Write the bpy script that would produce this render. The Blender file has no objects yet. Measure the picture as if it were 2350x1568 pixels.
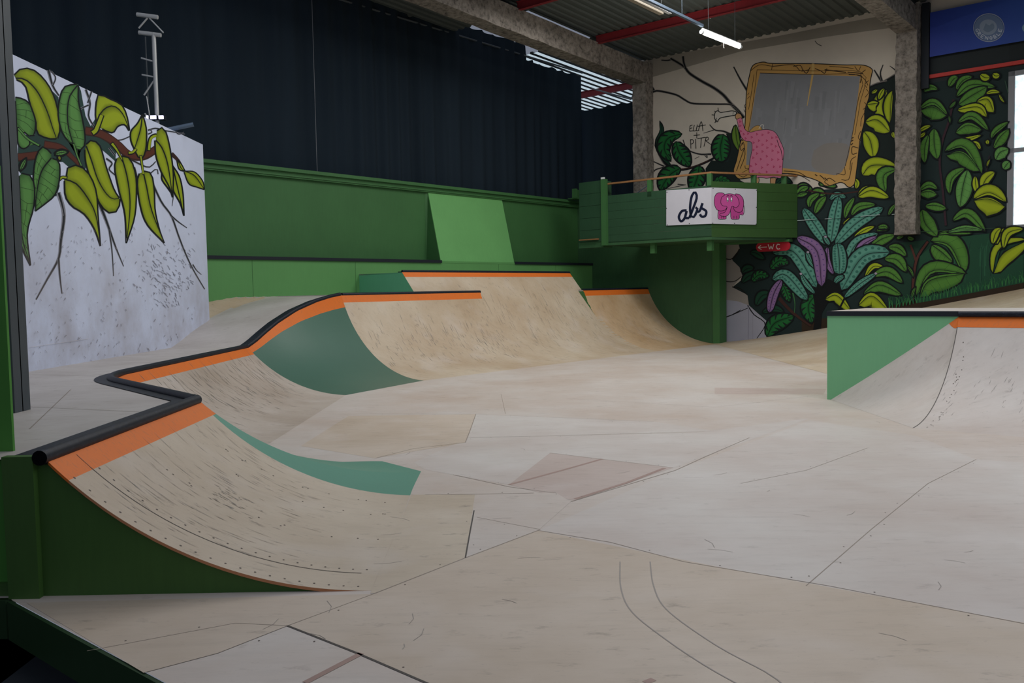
import bpy, math, random
from mathutils import Vector, Matrix
from mathutils.geometry import tessellate_polygon
random.seed(7)
sc = bpy.context.scene
COL = sc.collection
# ------------------------------------------------------------------ camera
FPX, CX, CY = 2012.0, 1175.0, 784.0
ROLL, PITCH = math.atan(.0186), math.atan(116.7 / 2012.0)
EYE = Vector((0, 0, 1.5))
FW = Vector((0, math.cos(PITCH), -math.sin(PITCH)))
_r0 = Vector((1, 0, 0)); _u0 = _r0.cross(FW)
RT = _r0 * math.cos(ROLL) - _u0 * math.sin(ROLL)
UP = _u0 * math.cos(ROLL) + _r0 * math.sin(ROLL)
cd = bpy.data.cameras.new('camera'); cam = bpy.data.objects.new('camera', cd); COL.objects.link(cam)
cd.sensor_width = 36.0; cd.lens = FPX / 2350.0 * 36.0; cd.clip_end = 300; cd.clip_start = .05
m = Matrix((RT, UP, -FW)).transposed().to_4x4(); m.translation = EYE
cam.matrix_world = m
sc.camera = cam
# ------------------------------------------------------------------ view, world, daylight
sc.view_settings.view_transform = 'Standard'; sc.view_settings.look = 'None'
sc.view_settings.gamma = 1.0; sc.view_settings.use_curve_mapping = False
sc.view_settings.exposure = 0.02
try: sc.cycles.use_denoising = True
except Exception: pass
world = bpy.data.worlds.new('hall_daylight'); sc.world = world; world.use_nodes = True
bg = world.node_tree.nodes['Background']; bg.inputs[0].default_value = (.72, .80, 1.0, 1); bg.inputs[1].default_value = .235
TH = math.radians(40.2); SN, CS = math.sin(TH), math.cos(TH)
def W(u, v, z=0.0): return Vector((SN * u - CS * v, CS * u + SN * v, z))
def area(name, u, v, z, su, sv, power, color, rot=None, spread=180):
    l = bpy.data.lights.new(name, 'AREA'); l.shape = 'RECTANGLE'; l.size = su; l.size_y = sv
    l.energy = power; l.color = color; l.spread = math.radians(spread)
    o = bpy.data.objects.new(name, l); COL.objects.link(o); o.location = W(u, v, z)
    o.rotation_euler = rot if rot else (0, 0, math.pi / 2 - TH)
    return o
# roof skylights over the hall (above the frame), plus one added fill lamp
area('skylight_and_fill_lamp', 9.0, 7.2, 7.9, 5.5, 9.0, 350, (1.0, .985, .96))
area('skylight_and_fill_lamp', 8.0, -4.5, 7.9, 5.5, 9.0, 440, (.95, .975, 1.0))
area('skylight_and_fill_lamp', 15.6, 7.5, 7.7, 2.4, 9.0, 400, (1.0, .98, .95))  # added lamp under the roof, brightens the painted end wall
# ------------------------------------------------------------------ materials
def lin(c):
    if isinstance(c, str):
        c = [int(c[i:i + 2], 16) / 255 for i in (0, 2, 4)]
    return tuple((x / 12.92 if x <= .04045 else ((x + .055) / 1.055) ** 2.4) for x in c[:3]) + (1.0,)
def newmat(name, rough=.6, spec=.3):
    m = bpy.data.materials.new(name); m.use_nodes = True
    b = m.node_tree.nodes['Principled BSDF']
    b.inputs['Roughness'].default_value = rough
    b.inputs['Specular IOR Level'].default_value = spec
    return m, m.node_tree, b
def noise(nt, scale, detail=4, rough=.55, stretch=None, rot=None, loc=None):
    g = nt.nodes.new('ShaderNodeNewGeometry'); mp = nt.nodes.new('ShaderNodeMapping')
    nt.links.new(g.outputs['Position'], mp.inputs[0])
    if stretch: mp.inputs['Scale'].default_value = stretch
    if rot: mp.inputs['Rotation'].default_value = rot
    if loc: mp.inputs['Location'].default_value = loc
    n = nt.nodes.new('ShaderNodeTexNoise'); n.inputs['Scale'].default_value = scale
    n.inputs['Detail'].default_value = detail; n.inputs['Roughness'].default_value = rough
    nt.links.new(mp.outputs[0], n.inputs['Vector']); return n.outputs['Fac']
def ramp(nt, src, stops):
    r = nt.nodes.new('ShaderNodeValToRGB'); nt.links.new(src, r.inputs[0])
    el = r.color_ramp.elements
    while len(el) < len(stops): el.new(.5)
    for e, (p, c) in zip(el, stops):
        e.position = p; e.color = lin(c) if isinstance(c, str) else (c, c, c, 1)
    return r.outputs[0]
def mix(nt, a, b, fac=None, mode='MIX', f=.5):
    x = nt.nodes.new('ShaderNodeMix'); x.data_type = 'RGBA'; x.blend_type = mode
    x.inputs[0].default_value = f
    if fac is not None: nt.links.new(fac, x.inputs[0])
    for s, v in ((6, a), (7, b)):
        if hasattr(v, 'is_output'): nt.links.new(v, x.inputs[s])
        else: x.inputs[s].default_value = lin(v) if isinstance(v, str) else v
    return x.outputs[2]
def bump(nt, b, src, strength=.3, dist=.02):
    n = nt.nodes.new('ShaderNodeBump'); n.inputs['Strength'].default_value = strength
    n.inputs['Distance'].default_value = dist; nt.links.new(src, n.inputs['Height'])
    nt.links.new(n.outputs[0], b.inputs['Normal'])
def paint(name, c, var=.06, rough=.55, spec=.3):
    m, nt, b = newmat(name, rough, spec)
    n = noise(nt, 1.4, 5)
    v = ramp(nt, n, [(.3, 1 - var * 2), (.7, 1.0)])
    n2 = noise(nt, 30, 2, .5, (1, 1, .12)); v2 = ramp(nt, n2, [(.35, 1 - var), (.65, 1.0)])
    nt.links.new(mix(nt, mix(nt, c, v, mode='MULTIPLY', f=1), v2, mode='MULTIPLY', f=1), b.inputs['Base Color'])
    return m
def plywood(name, light, dark, scuff='6f675f', sc_amt=.5, grain=TH, spec=.25):
    m, nt, b = newmat(name, .5, spec)
    big = noise(nt, .55, 5, .6)
    c = mix(nt, light, dark, ramp(nt, big, [(.36, 0.0), (.66, 1.0)]))
    g = noise(nt, 2.2, 6, .65, (1, 7, 4), (0, 0, grain))                    # long grain streaks
    c = mix(nt, c, ramp(nt, g, [(.3, .92), (.52, 1.0), (.75, .96)]), mode='MULTIPLY', f=1)
    k = noise(nt, 5.5, 4, .7, (1, 2.2, 1), (0, 0, grain), (3, 5, 1))
    c = mix(nt, c, scuff, ramp(nt, k, [(.60, 0.0), (.78, sc_amt)]))
    s = noise(nt, 15, 5, .8, (1, 4.5, 1.5), (0, 0, grain + .9), (9, 2, 4))        # scuffs and wheel marks
    c = mix(nt, c, '4b4a4e', ramp(nt, s, [(.60, 0.0), (.80, sc_amt)]))
    w = noise(nt, 1.7, 3, .5, None, None, (20, 3, 7))
    c = mix(nt, c, 'd8d2cf', ramp(nt, w, [(.55, 0.0), (.8, .28)]))
    nt.links.new(c, b.inputs['Base Color'])
    nt.links.new(ramp(nt, k, [(.3, .42), (.8, .62)]), b.inputs['Roughness'])
    return m
M = {}
M['ply_floor'] = plywood('worn_pale_plywood', 'c9c1ba', 'bdaea2', sc_amt=.45)
M['ply_floor2'] = plywood('worn_pink_plywood', 'bfb0a8', 'b3a198', sc_amt=.3)
M['ply_floor3'] = plywood('worn_buff_plywood', 'c8baab', 'b8a794', sc_amt=.55)
M['ply_floor4'] = plywood('worn_white_plywood', 'cbc5bf', 'beb2aa', sc_amt=.3)
M['ply_ramp'] = plywood('ramp_plywood', 'c9bba6', 'b5a086', sc_amt=.75, grain=TH)
M['ply_tan'] = plywood('tan_ramp_plywood', 'ceb596', 'b3936c', sc_amt=.5, grain=TH)
M['ply_set'] = plywood('set_back_ramp_plywood', 'bfb4a9', 'a7988a', sc_amt=.9, grain=.1)
M['ply_near'] = plywood('near_ramp_plywood', 'c8bba9', 'b5a591', sc_amt=.85, grain=.1)
M['ply_deck'] = plywood('deck_plywood', 'c6c0bb', 'b0a8a2', sc_amt=.5, grain=.2)
M['ply_right'] = plywood('right_ramp_plywood', 'cbc5c0', 'bcb0a8', sc_amt=.45, grain=TH)
M['ply_edge'] = paint('plywood_edge', 'c98a60')
M['seam'] = paint('panel_joint', '4a4440')
M['seam_soft'] = paint('soft_panel_joint', '978a7e')
M['skid'] = paint('faint_wheel_mark', '9d958e')
M['seam_red'] = paint('red_tape_ghost', 'a68a80')
M['screw'] = paint('screw_heads', '5a4f48')
M['orange'] = None
m, nt, b = newmat('scuffed_orange_paint', .55)
c = mix(nt, 'e0752a', 'd5691f', noise(nt, 2.0))
s = noise(nt, 13, 5, .8, (1, 4, 1.5), (0, 0, 1.0)); c = mix(nt, c, '8a6a50', ramp(nt, s, [(.52, 0.0), (.75, .55)]))
nt.links.new(c, b.inputs['Base Color']); M['orange'] = m
M['green_hip'] = paint('sea_green_paint', '5c9480', .03, .42, .35)
M['green_facet'] = paint('dull_green_paint', '4b6e5f', .03, .42)
M['green_light'] = paint('light_green_paint', '5e9758', .03)
M['green_teal'] = paint('teal_green_paint', '62b088', .03)
M['green_panel'] = paint('pale_green_paint', '6cab66', .04)
M['green_mint'] = paint('mint_green_paint', '7cbd8c', .02)
M['green_dark'] = paint('dark_green_paint', '406f40', .05)
M['green_deep'] = paint('deep_green_paint', '3b6240', .08)
M['green_side'] = paint('bottle_green_paint', '43672f', .06)
M['green_balcony'] = paint('balcony_green_paint', '30523a', .08)
M['green_boards'] = paint('side_board_green_paint', '385a2c', .06)
M['scratch'] = paint('dark_scratches', '94887b')
M['scratch_blue'] = paint('blue_grey_scuffs', '8f8c89')
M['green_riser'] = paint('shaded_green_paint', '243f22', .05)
M['green_edge'] = paint('leaf_green_paint', '4c8c38', .05)
M['black'] = None
m, nt, b = newmat('scraped_black_coping', .5, .25)
s = noise(nt, 22, 4, .8, (1, 1, 2)); nt.links.new(ramp(nt, s, [(.45, '141822'), (.64, '202633'), (.78, '4a5468')]), b.inputs['Base Color']); M['black'] = m
m, nt, b = newmat('matt_black_paint', .6, .3); b.inputs['Base Color'].default_value = lin('1a2028'); M['black_flat'] = m
m, nt, b = newmat('tube_mouth', .9, .1); b.inputs['Base Color'].default_value = lin('06070a'); M['hole'] = m
m, nt, b = newmat('black_curtain_cloth', .95, .08)
nt.links.new(mix(nt, '1a232b', '27323c', noise(nt, 2.2, 3, .5, (1, 1, .06))), b.inputs['Base Color']); M['curtain'] = m
m, nt, b = newmat('rough_concrete', .9, .15)
n = noise(nt, 9, 8, .7); n2 = noise(nt, 1.6, 3)
c = mix(nt, ramp(nt, n, [(.3, '4a4643'), (.5, '8f8880'), (.7, 'a9a299')]), ramp(nt, n2, [(.3, .72), (.7, 1.0)]), mode='MULTIPLY', f=1)
nt.links.new(c, b.inputs['Base Color']); bump(nt, b, n, .9, .06); M['concrete'] = m
M['red'] = paint('red_steel_paint', '8f2c33', .08)
M['red_bright'] = paint('bright_red_paint', 'b02f28', .06)
M['sheet'] = paint('grey_roof_sheet', '4f5654', .08)
M['steel'] = paint('grey_steel_paint', '4b5257', .06, .5)
M['steel_edge'] = paint('pale_steel_edge', '7c7f84', .04, .5)
m, nt, b = newmat('aluminium', .3, .5); b.inputs['Metallic'].default_value = .25; b.inputs['Base Color'].default_value = lin('bdbfbe'); M['alu'] = m
m, nt, b = newmat('galvanised_tube', .45, .5); b.inputs['Metallic'].default_value = .5; b.inputs['Base Color'].default_value = lin('66788c'); M['galv'] = m
M['white_paint'] = paint('white_enamel', 'cfd3d6', .02)
M['beige'] = paint('beige_enamel', '9a9182', .03)
M['dark_floor'] = paint('dark_concrete_floor', '23252e', .1)
M['wood_raw'] = paint('raw_timber', '9a6f48', .1)
M['sign_red'] = paint('red_sign_enamel', 'a81f2c', .02)
def emit(name, c, k):
    m = bpy.data.materials.new(name); m.use_nodes = True; nt = m.node_tree
    b = nt.nodes['Principled BSDF']; b.inputs['Base Color'].default_value = (.8, .8, .8, 1)
    b.inputs['Emission Color'].default_value = lin(c); b.inputs['Emission Strength'].default_value = k; return m
M['tube'] = emit('lit_fluorescent_tube', 'fff6e8', 55)
M['spot'] = emit('lit_lamp_lens', 'd9d4ff', 9)
m = emit('frosted_window_glass', 'cfe6ee', 1.3); nt = m.node_tree
n = noise(nt, 7, 5, .75); nt.links.new(ramp(nt, n, [(.35, '9cc4cc'), (.5, 'c8e2ea'), (.62, 'f4fbff')]), nt.nodes['Principled BSDF'].inputs['Emission Color']); M['glass'] = m
m = emit('translucent_roof_sheet', 'b9cdd6', .75); M['translucent'] = m
# painted surfaces carry their painted colours in a colour attribute
def attrmat(name, rough=.75, dirt=0):
    m, nt, b = newmat(name, rough, .2)
    a = nt.nodes.new('ShaderNodeVertexColor'); a.layer_name = 'paint'
    v = ramp(nt, noise(nt, 2.5, 5), [(.3, .93), (.7, 1.0)])
    c = mix(nt, a.outputs[0], v, mode='MULTIPLY', f=1)
    if dirt:
        g = nt.nodes.new('ShaderNodeNewGeometry'); sp = nt.nodes.new('ShaderNodeSeparateXYZ'); nt.links.new(g.outputs['Position'], sp.inputs[0])
        mr = nt.nodes.new('ShaderNodeMapRange'); nt.links.new(sp.outputs['Z'], mr.inputs[0])
        mr.inputs[1].default_value = 2.7; mr.inputs[2].default_value = 1.2
        s = noise(nt, 26, 6, .85, (1, 1.1, .7)); sr = ramp(nt, s, [(.55, 0.0), (.72, .55)])
        p = noise(nt, 2.2, 3); pr = ramp(nt, p, [(.4, .15), (.65, 1.0)])
        f = mix(nt, mix(nt, sr, mr.outputs[0], mode='MULTIPLY', f=1), pr, mode='MULTIPLY', f=1)
        c = mix(nt, c, '6a5f62', f)
        p2 = noise(nt, 1.3, 4, .6, None, None, (5, 5, 5)); f2 = mix(nt, ramp(nt, p2, [(.4, 0.0), (.7, .5)]), mr.outputs[0], mode='MULTIPLY', f=1)
        c = mix(nt, c, '968b88', f2)
    nt.links.new(c, b.inputs['Base Color']); return m
M['mural_left'] = attrmat('spray_painted_white_wall', .75, 1)
M['mural'] = attrmat('spray_painted_hall_wall')
M['print'] = attrmat('printed_banner_vinyl', .5)

# ------------------------------------------------------------------ mesh helpers
class MB:
    def __init__(s): s.v = []; s.f = []; s.m = []; s.c = []
    def face(s, pts, mi=0, col=None):
        n = len(s.v); s.v += [tuple(p) for p in pts]; s.f.append(tuple(range(n, n + len(pts)))); s.m.append(mi)
        if col is None: col = (1, 1, 1, 1)
        s.c += list(col) if isinstance(col, list) else [col] * len(pts)
    def prism(s, base, ext, mi=0, col=None, caps=True):
        """base: list of points, ext: extrusion vector"""
        base = [Vector(p) for p in base]; ext = Vector(ext); top = [p + ext for p in base]; n = len(base)
        for i in range(n): s.face([base[i], base[(i + 1) % n], top[(i + 1) % n], top[i]], mi, col)
        if caps:
            for loop in (base, top):
                for t in tessellate_polygon([loop]): s.face([loop[k] for k in t], mi, col)
    def box(s, p, a, b, c, mi=0, col=None):
        p, a, b, c = map(Vector, (p, a, b, c)); s.prism([p, p + a, p + a + b, p + b], c, mi, col)
    def wbox(s, u0, u1, v0, v1, z0, z1, mi=0, col=None):
        s.prism([W(u0, v0, z0), W(u1, v0, z0), W(u1, v1, z0), W(u0, v1, z0)], (0, 0, z1 - z0), mi, col)
    def tube(s, path, r, seg=12, mi=0, cap=True, capmi=None):
        path = [Vector(p) for p in path]; rings = []
        for i, p in enumerate(path):
            t = (path[min(i + 1, len(path) - 1)] - path[max(i - 1, 0)]).normalized()
            a = t.cross(Vector((0, 0, 1)))
            if a.length < .05: a = t.cross(Vector((1, 0, 0)))
            a.normalize(); b = a.cross(t)
            rr = r[i] if isinstance(r, (list, tuple)) else r
            rings.append([p + a * (rr * math.cos(2 * math.pi * k / seg)) + b * (rr * math.sin(2 * math.pi * k / seg)) for k in range(seg)])
        for q, w in zip(rings, rings[1:]):
            for k in range(seg): s.face([q[k], q[(k + 1) % seg], w[(k + 1) % seg], w[k]], mi)
        if cap:
            for q in (rings[0], rings[-1]): s.face(q, mi if capmi is None else capmi)
    def grid(s, P, s0=0, s1=1, t0=0, t1=1, ns=16, nt=8, mi=0):
        g = [[P(s0 + (s1 - s0) * i / ns, t0 + (t1 - t0) * j / nt) for j in range(nt + 1)] for i in range(ns + 1)]
        for i in range(ns):
            for j in range(nt): s.face([g[i][j], g[i + 1][j], g[i + 1][j + 1], g[i][j + 1]], mi)
    def build(s, name, mats, parent=None, smooth=False, loc=(0, 0, 0), weld=False):
        me = bpy.data.meshes.new(name); L = Vector(loc)
        if parent is not None: L = parent.location.copy()
        me.from_pydata([tuple(Vector(p) - L) for p in s.v], [], s.f)
        mats = mats if isinstance(mats, (list, tuple)) else [mats]
        for m in mats: me.materials.append(M[m] if isinstance(m, str) else m)
        me.polygons.foreach_set('material_index', s.m)
        if any(c != (1, 1, 1, 1) for c in s.c):
            at = me.color_attributes.new('paint', 'FLOAT_COLOR', 'POINT')
            at.data.foreach_set('color', [x for c in s.c for x in c])
        import bmesh
        bm = bmesh.new(); bm.from_mesh(me)
        if weld or smooth: bmesh.ops.remove_doubles(bm, verts=bm.verts, dist=1e-5)
        if not any(c != (1, 1, 1, 1) for c in s.c): bmesh.ops.recalc_face_normals(bm, faces=bm.faces)
        bm.to_mesh(me); bm.free()
        if smooth:
            me.polygons.foreach_set('use_smooth', [True] * len(me.polygons))
            try: me.set_sharp_from_angle(angle=math.radians(35))
            except Exception: pass
        me.update()
        o = bpy.data.objects.new(name, me); COL.objects.link(o)
        if parent is not None: o.parent = parent
        else: o.location = L
        return o
def tag(o, label=None, cat=None, group=None, kind=None):
    if label: o['label'] = label
    if cat: o['category'] = cat
    if group: o['group'] = group
    if kind: o['kind'] = kind
    return o
def thing(name, label, cat, loc, group=None):
    o = bpy.data.objects.new(name, None); COL.objects.link(o); o.location = loc; o.empty_display_size = .2
    return tag(o, label, cat, group)
def arc(L, h):
    R = (L * L + h * h) / (2 * h)
    return lambda d: R - math.sqrt(max(0, R * R - d * d))
def lerp(a, b, t): return a + (b - a) * t
def interp(kn, x):
    if x <= kn[0][0]: return kn[0][1]
    for (a, ya), (b, yb) in zip(kn, kn[1:]):
        if x <= b: return ya + (yb - ya) * (x - a) / (b - a)
    return kn[-1][1]
def catmull(p, n):
    """smooth curve through 2D/3D points, n samples by parameter"""
    p = [Vector(q) for q in p]
    if len(p) == 2: return [p[0].lerp(p[1], i / (n - 1)) for i in range(n)]
    P = [2 * p[0] - p[1]] + p + [2 * p[-1] - p[-2]]; out = []
    acc = [0]
    for a, b in zip(p, p[1:]): acc.append(acc[-1] + max((b - a).length, 1e-6))
    for i in range(n):
        d = acc[-1] * i / (n - 1); k = 0
        while k < len(p) - 2 and d > acc[k + 1]: k += 1
        t = min(1, (d - acc[k]) / (acc[k + 1] - acc[k])); a, b, c, e = P[k:k + 4]
        out.append(.5 * ((2 * b) + (c - a) * t + (2 * a - 5 * b + 4 * c - e) * t * t + (3 * b - a - 3 * c + e) * t ** 3))
    return out
def ray(x, y): return FW + RT * ((x - CX) / FPX) - UP * ((y - CY) / FPX)
def onplane(x, y, P0, n):
    d = ray(x, y); return EYE + d * ((Vector(P0) - EYE).dot(n) / d.dot(n))
def floor_at(x, y, z=0.0):
    p = onplane(x, y, (0, 0, z), Vector((0, 0, 1))); return p
def ribbon(mb, pts, w, mi, hf, lift=.002):
    """thin strip lying on the surface z = hf(x, y)"""
    L = []
    for i, p in enumerate(pts):
        a = pts[max(i - 1, 0)]; b = pts[min(i + 1, len(pts) - 1)]
        t = Vector((b[0] - a[0], b[1] - a[1])); t.normalize(); n = Vector((-t.y, t.x)) * w / 2
        L.append((Vector((p[0] + n.x, p[1] + n.y, hf(p[0] + n.x, p[1] + n.y) + lift)), Vector((p[0] - n.x, p[1] - n.y, hf(p[0] - n.x, p[1] - n.y) + lift))))
    for (a, b), (c, d) in zip(L, L[1:]): mb.face([a, b, d, c], mi)
def seg2(a, b, n): return [(lerp(a[0], b[0], i / n), lerp(a[1], b[1], i / n)) for i in range(n + 1)]
# ================================================================== THE SETTING
Z1, Z2, Z3 = .70, 1.48, 1.92
UW = 21.6                                   # hall end wall
FLAT = lambda x, y: 0.0
mb = MB()
outer = [W(1.66, 4.72), W(1.66, -6), W(UW, -6), W(UW, 16.5), W(9.0, 16.5), Vector((-7.5, 12, 0)), Vector((-7.5, 4.42, 0)), Vector((-2.52, 4.34, 0))]
for t in tessellate_polygon([outer]): mb.face([outer[k] for k in t], 0)
# individually toned sheets (slightly different plywood), then joints, marks and screws
def fpoly(px, mi, lift):
    P = [floor_at(*p) for p in px]; P = [Vector((p.x, p.y, lift)) for p in P]
    for t in tessellate_polygon([P]): mb.face([P[k] for k in t], mi)
fpoly([(800, 955), (1092, 951), (1068, 1016), (860, 1052), (690, 1024)], 3, .0006)
fpoly([(1168, 1113), (1262, 1040), (1545, 1074), (1318, 1150), (1235, 1130)], 2, .0008)
fpoly([(860, 1362), (1068, 1281), (1088, 1137), (1275, 1131), (1310, 1152), (1235, 1218)], 0, .0010)
fpoly([(850, 1362), (862, 1362), (1068, 1281), (1090, 1136), (944, 1136)], 9, .0012)
fpoly([(1235, 1218), (1640, 1300), (2350, 1430), (2350, 1700), (980, 1568), (660, 1437), (862, 1362), (1068, 1281)], 3, .0007)
fpoly([(60, 1384), (858, 1364), (660, 1437), (500, 1500), (330, 1545)], 3, .0009)
fpoly([(1092, 951), (1500, 968), (1640, 990), (1180, 1003), (1075, 1004)], 4, .0009)
fpoly([(1075, 1004), (1180, 1003), (1600, 993), (1860, 960), (1545, 1074), (1262, 1040), (1168, 1113), (1040, 1090), (975, 1078), (950, 1062)], 4, .0005)
fpoly([(1640, 890), (1896, 893), (1890, 905), (1640, 905)], 2, .0005)
fpoly([(1850, 1345), (2240, 1055), (2350, 1062), (2350, 1430)], 4, .0006)
fpoly([(1550, 1080), (1860, 965), (2100, 1000), (2240, 1055), (1850, 1345), (1640, 1300), (1235, 1218)], 4, .0004)
joints = [([(660, 1437), (820, 1500), (1010, 1582)], .012, 5), ([(862, 1362), (1068, 1281), (1235, 1218)], .007, 6),
    ([(1235, 1218), (1400, 1245), (1570, 1290), (1900, 1345), (2350, 1432)], .006, 6), ([(1068, 1281), (1078, 1225), (1088, 1172)], .009, 5),
    ([(975, 1136), (1080, 1135), (1225, 1132)], .006, 6), ([(1095, 1188), (1240, 1216)], .006, 6), ([(1040, 1090), (1170, 1118), (1272, 1132)], .006, 6),
    ([(1262, 1040), (1545, 1074)], .005, 6), ([(1310, 1152), (1550, 1080), (1620, 1048), (1720, 1005)], .008, 6),
    ([(1168, 1113), (1290, 1080), (1382, 1054)], .03, 7), ([(1320, 1146), (1440, 1108), (1525, 1075)], .035, 7), ([(1480, 1568), (1500, 1560)], .03, 7),
    ([(1092, 951), (1080, 985), (1068, 1016)], .008, 6), ([(1068, 1016), (950, 1030), (862, 1052)], .006, 6), ([(850, 950), (1092, 951), (1500, 968)], .005, 6),
    ([(1075, 1004), (1180, 1003), (1600, 993)], .004, 6), ([(1850, 1345), (2000, 1215), (2130, 1110), (2240, 1055)], .005, 6),
    ([(200, 1495), (540, 1431), (660, 1437)], .004, 6), ([(330, 1545), (500, 1500), (660, 1437), (862, 1362)], .004, 6), ([(700, 1568), (830, 1500)], .03, 7),
    ([(1990, 1029), (1850, 1080), (1700, 1110)], .004, 6), ([(1300, 915), (1640, 935), (1900, 905)], .004, 6), ([(900, 900), (1150, 905), (1160, 950)], .004, 6)]
for px, w, mi in joints:
    P = [floor_at(*p) for p in px]; ribbon(mb, [(p.x, p.y) for p in P], w, mi, FLAT, .0016)
    if w < .013:
        for a, b in zip(P, P[1:]):
            n = int((b - a).length / .3)
            for k in range(n):
                c = a.lerp(b, (k + .5) / max(n, 1)); q = (b - a).normalized(); q = Vector((-q.y, q.x, 0)) * random.choice((.035, -.035))
                c = c + q; r = .005
                mb.face([c + Vector((r * math.cos(j), r * math.sin(j), .0018)) for j in (0, 1.05, 2.1, 3.14, 4.2, 5.2)], 8)
for px in ([(1423, 1290), (1425, 1350), (1450, 1405), (1530, 1470), (1620, 1530), (1700, 1575)], [(1492, 1290), (1500, 1345), (1530, 1400), (1640, 1480), (1760, 1545), (1800, 1575)]):
    P = catmull([floor_at(*p) for p in px], 24); ribbon(mb, [(p.x, p.y) for p in P], .0065, 10, FLAT, .0019)
for k in range(34):                      # short dark skid marks
    a = floor_at(random.uniform(600, 2300), random.uniform(900, 1500)); an = random.uniform(0, 3.14); l = random.uniform(.02, .09)
    ribbon(mb, [(a.x, a.y), (a.x + l * math.cos(an), a.y + l * math.sin(an)), (a.x + 2 * l * math.cos(an + .2), a.y + 2 * l * math.sin(an + .2))], .003, 10, FLAT, .002)
floor = mb.build('floor', ['ply_floor', 'ply_floor', 'ply_floor2', 'ply_floor3', 'ply_floor4', 'seam', 'seam_soft', 'seam_red', 'screw', 'ply_near', 'skid'])
tag(floor, 'worn pale plywood riding floor of the skatepark', 'floor', kind='structure')
mb = MB()
mb.wbox(1.64, 1.66, 4.72, -6, -.2, -.004); mb.prism([W(1.64, 4.74, -.2), W(1.66, 4.74, -.2), Vector((-7.5, 4.42, -.2)), Vector((-7.5, 4.40, -.2))], (0, 0, .196))
tag(mb.build('trim_1', 'green_riser'), 'dark green riser along the near edge of the plywood floor', 'riser', kind='structure')
mb = MB()
mb.wbox(-9, 1.64, -9, 9, -.26, -.2)
mb.prism([(-9, 4.38, -.26), (-2.3, 4.38, -.26), (-2.3, -3, -.26), (-9, -3, -.26)], (0, 0, .06))
tag(mb.build('floor', 'dark_floor'), 'dark concrete hall floor below the plywood edge', 'floor', kind='structure')

# ---- plywood back wall, its cap rail
mb = MB(); mb.wbox(5.5, 21.17, 15.27, 15.33, Z1, 4.0); mb.wbox(15, 15.01, 15.265, 15.27, 2.3, 3.9)
tag(mb.build('wall_back', 'green_dark'), 'dark green plywood back wall below the black curtain', 'wall', kind='structure')
mb = MB(); mb.wbox(5.5, 21.17, 15.14, 15.38, 4.02, 4.09); mb.wbox(5.5, 21.17, 15.20, 15.27, 3.9, 4.02); mb.wbox(5.5, 21.17, 15.18, 15.27, 3.93, 3.955)
tag(mb.build('trim_2', 'green_dark'), 'green stepped cap rail on top of the plywood back wall', 'rail', kind='structure')
# ---- bottle green side wall under the balcony
mb = MB(); mb.wbox(21.17, 21.5, 10.77, 15.4, 0, 2.74); mb.wbox(21.17, 21.5, 13.0, 15.4, 2.74, 4.0)
side = tag(mb.build('wall_side', 'green_deep'), 'bottle green plywood wall under the balcony beside the far ramps', 'wall', kind='structure')
mb = MB(); mb.wbox(21.14, 21.53, 10.70, 10.90, 0, 2.72); mb.build('end_post', 'green_dark', side)

# ---- concrete columns and beams
def column(v0, v1, z0, z1, label, u0=21.22):
    mb = MB(); n = 40; base = [(u0, v0), (u0, v1), (UW, v1), (UW, v0)]
    rnd = random.Random(int(v0 * 10))
    rings = []
    for k in range(n + 1):
        z = lerp(z0, z1, k / n); rings.append([W(u + rnd.uniform(-.012, .012), v + rnd.uniform(-.014, .014), z) for u, v in base])
    for a, b in zip(rings, rings[1:]):
        for i in range(4): mb.face([a[i], a[(i + 1) % 4], b[(i + 1) % 4], b[i]])
    mb.face(rings[0]); mb.face(rings[-1])
    return tag(mb.build('concrete_column', 'concrete', loc=W(21.4, (v0 + v1) / 2, z0)), label, 'column')
column(12.93, 13.36, 0, 7.75, 'rough grey concrete column at the left edge of the painted hall wall, behind the balcony')
column(5.88, 6.34, 2.62, 7.75, 'rough grey concrete column between the framed mural and the window')
def zr(u): return 7.86 + .04 * (UW - u)
def beam(v0, v1, label):
    mb = MB(); us = [5 + i * .4 for i in range(42)]; rnd = random.Random(int(v0))
    R = []
    for u in us:
        zb = 7.17 + .035 * (21.1 - u); zt = zr(u) - .17
        R.append([W(u, v0 + rnd.uniform(-.01, .01), zb + rnd.uniform(-.012, .012)), W(u, v1, zb + rnd.uniform(-.012, .012)), W(u, v1, zt), W(u, v0 + rnd.uniform(-.01, .01), zt)])
    for a, b in zip(R, R[1:]):
        for i in range(4): mb.face([a[i], a[(i + 1) % 4], b[(i + 1) % 4], b[i]])
    mb.face(R[0]); mb.face(R[-1])
    return tag(mb.build('concrete_beam', 'concrete', loc=W(13, v0, 7.4)), label, 'beam')
beam(12.93, 13.38, 'long rough concrete roof beam running above the top edge of the black curtain')
beam(5.9, 6.32, 'short visible concrete roof beam meeting the column left of the blue banner')
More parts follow.
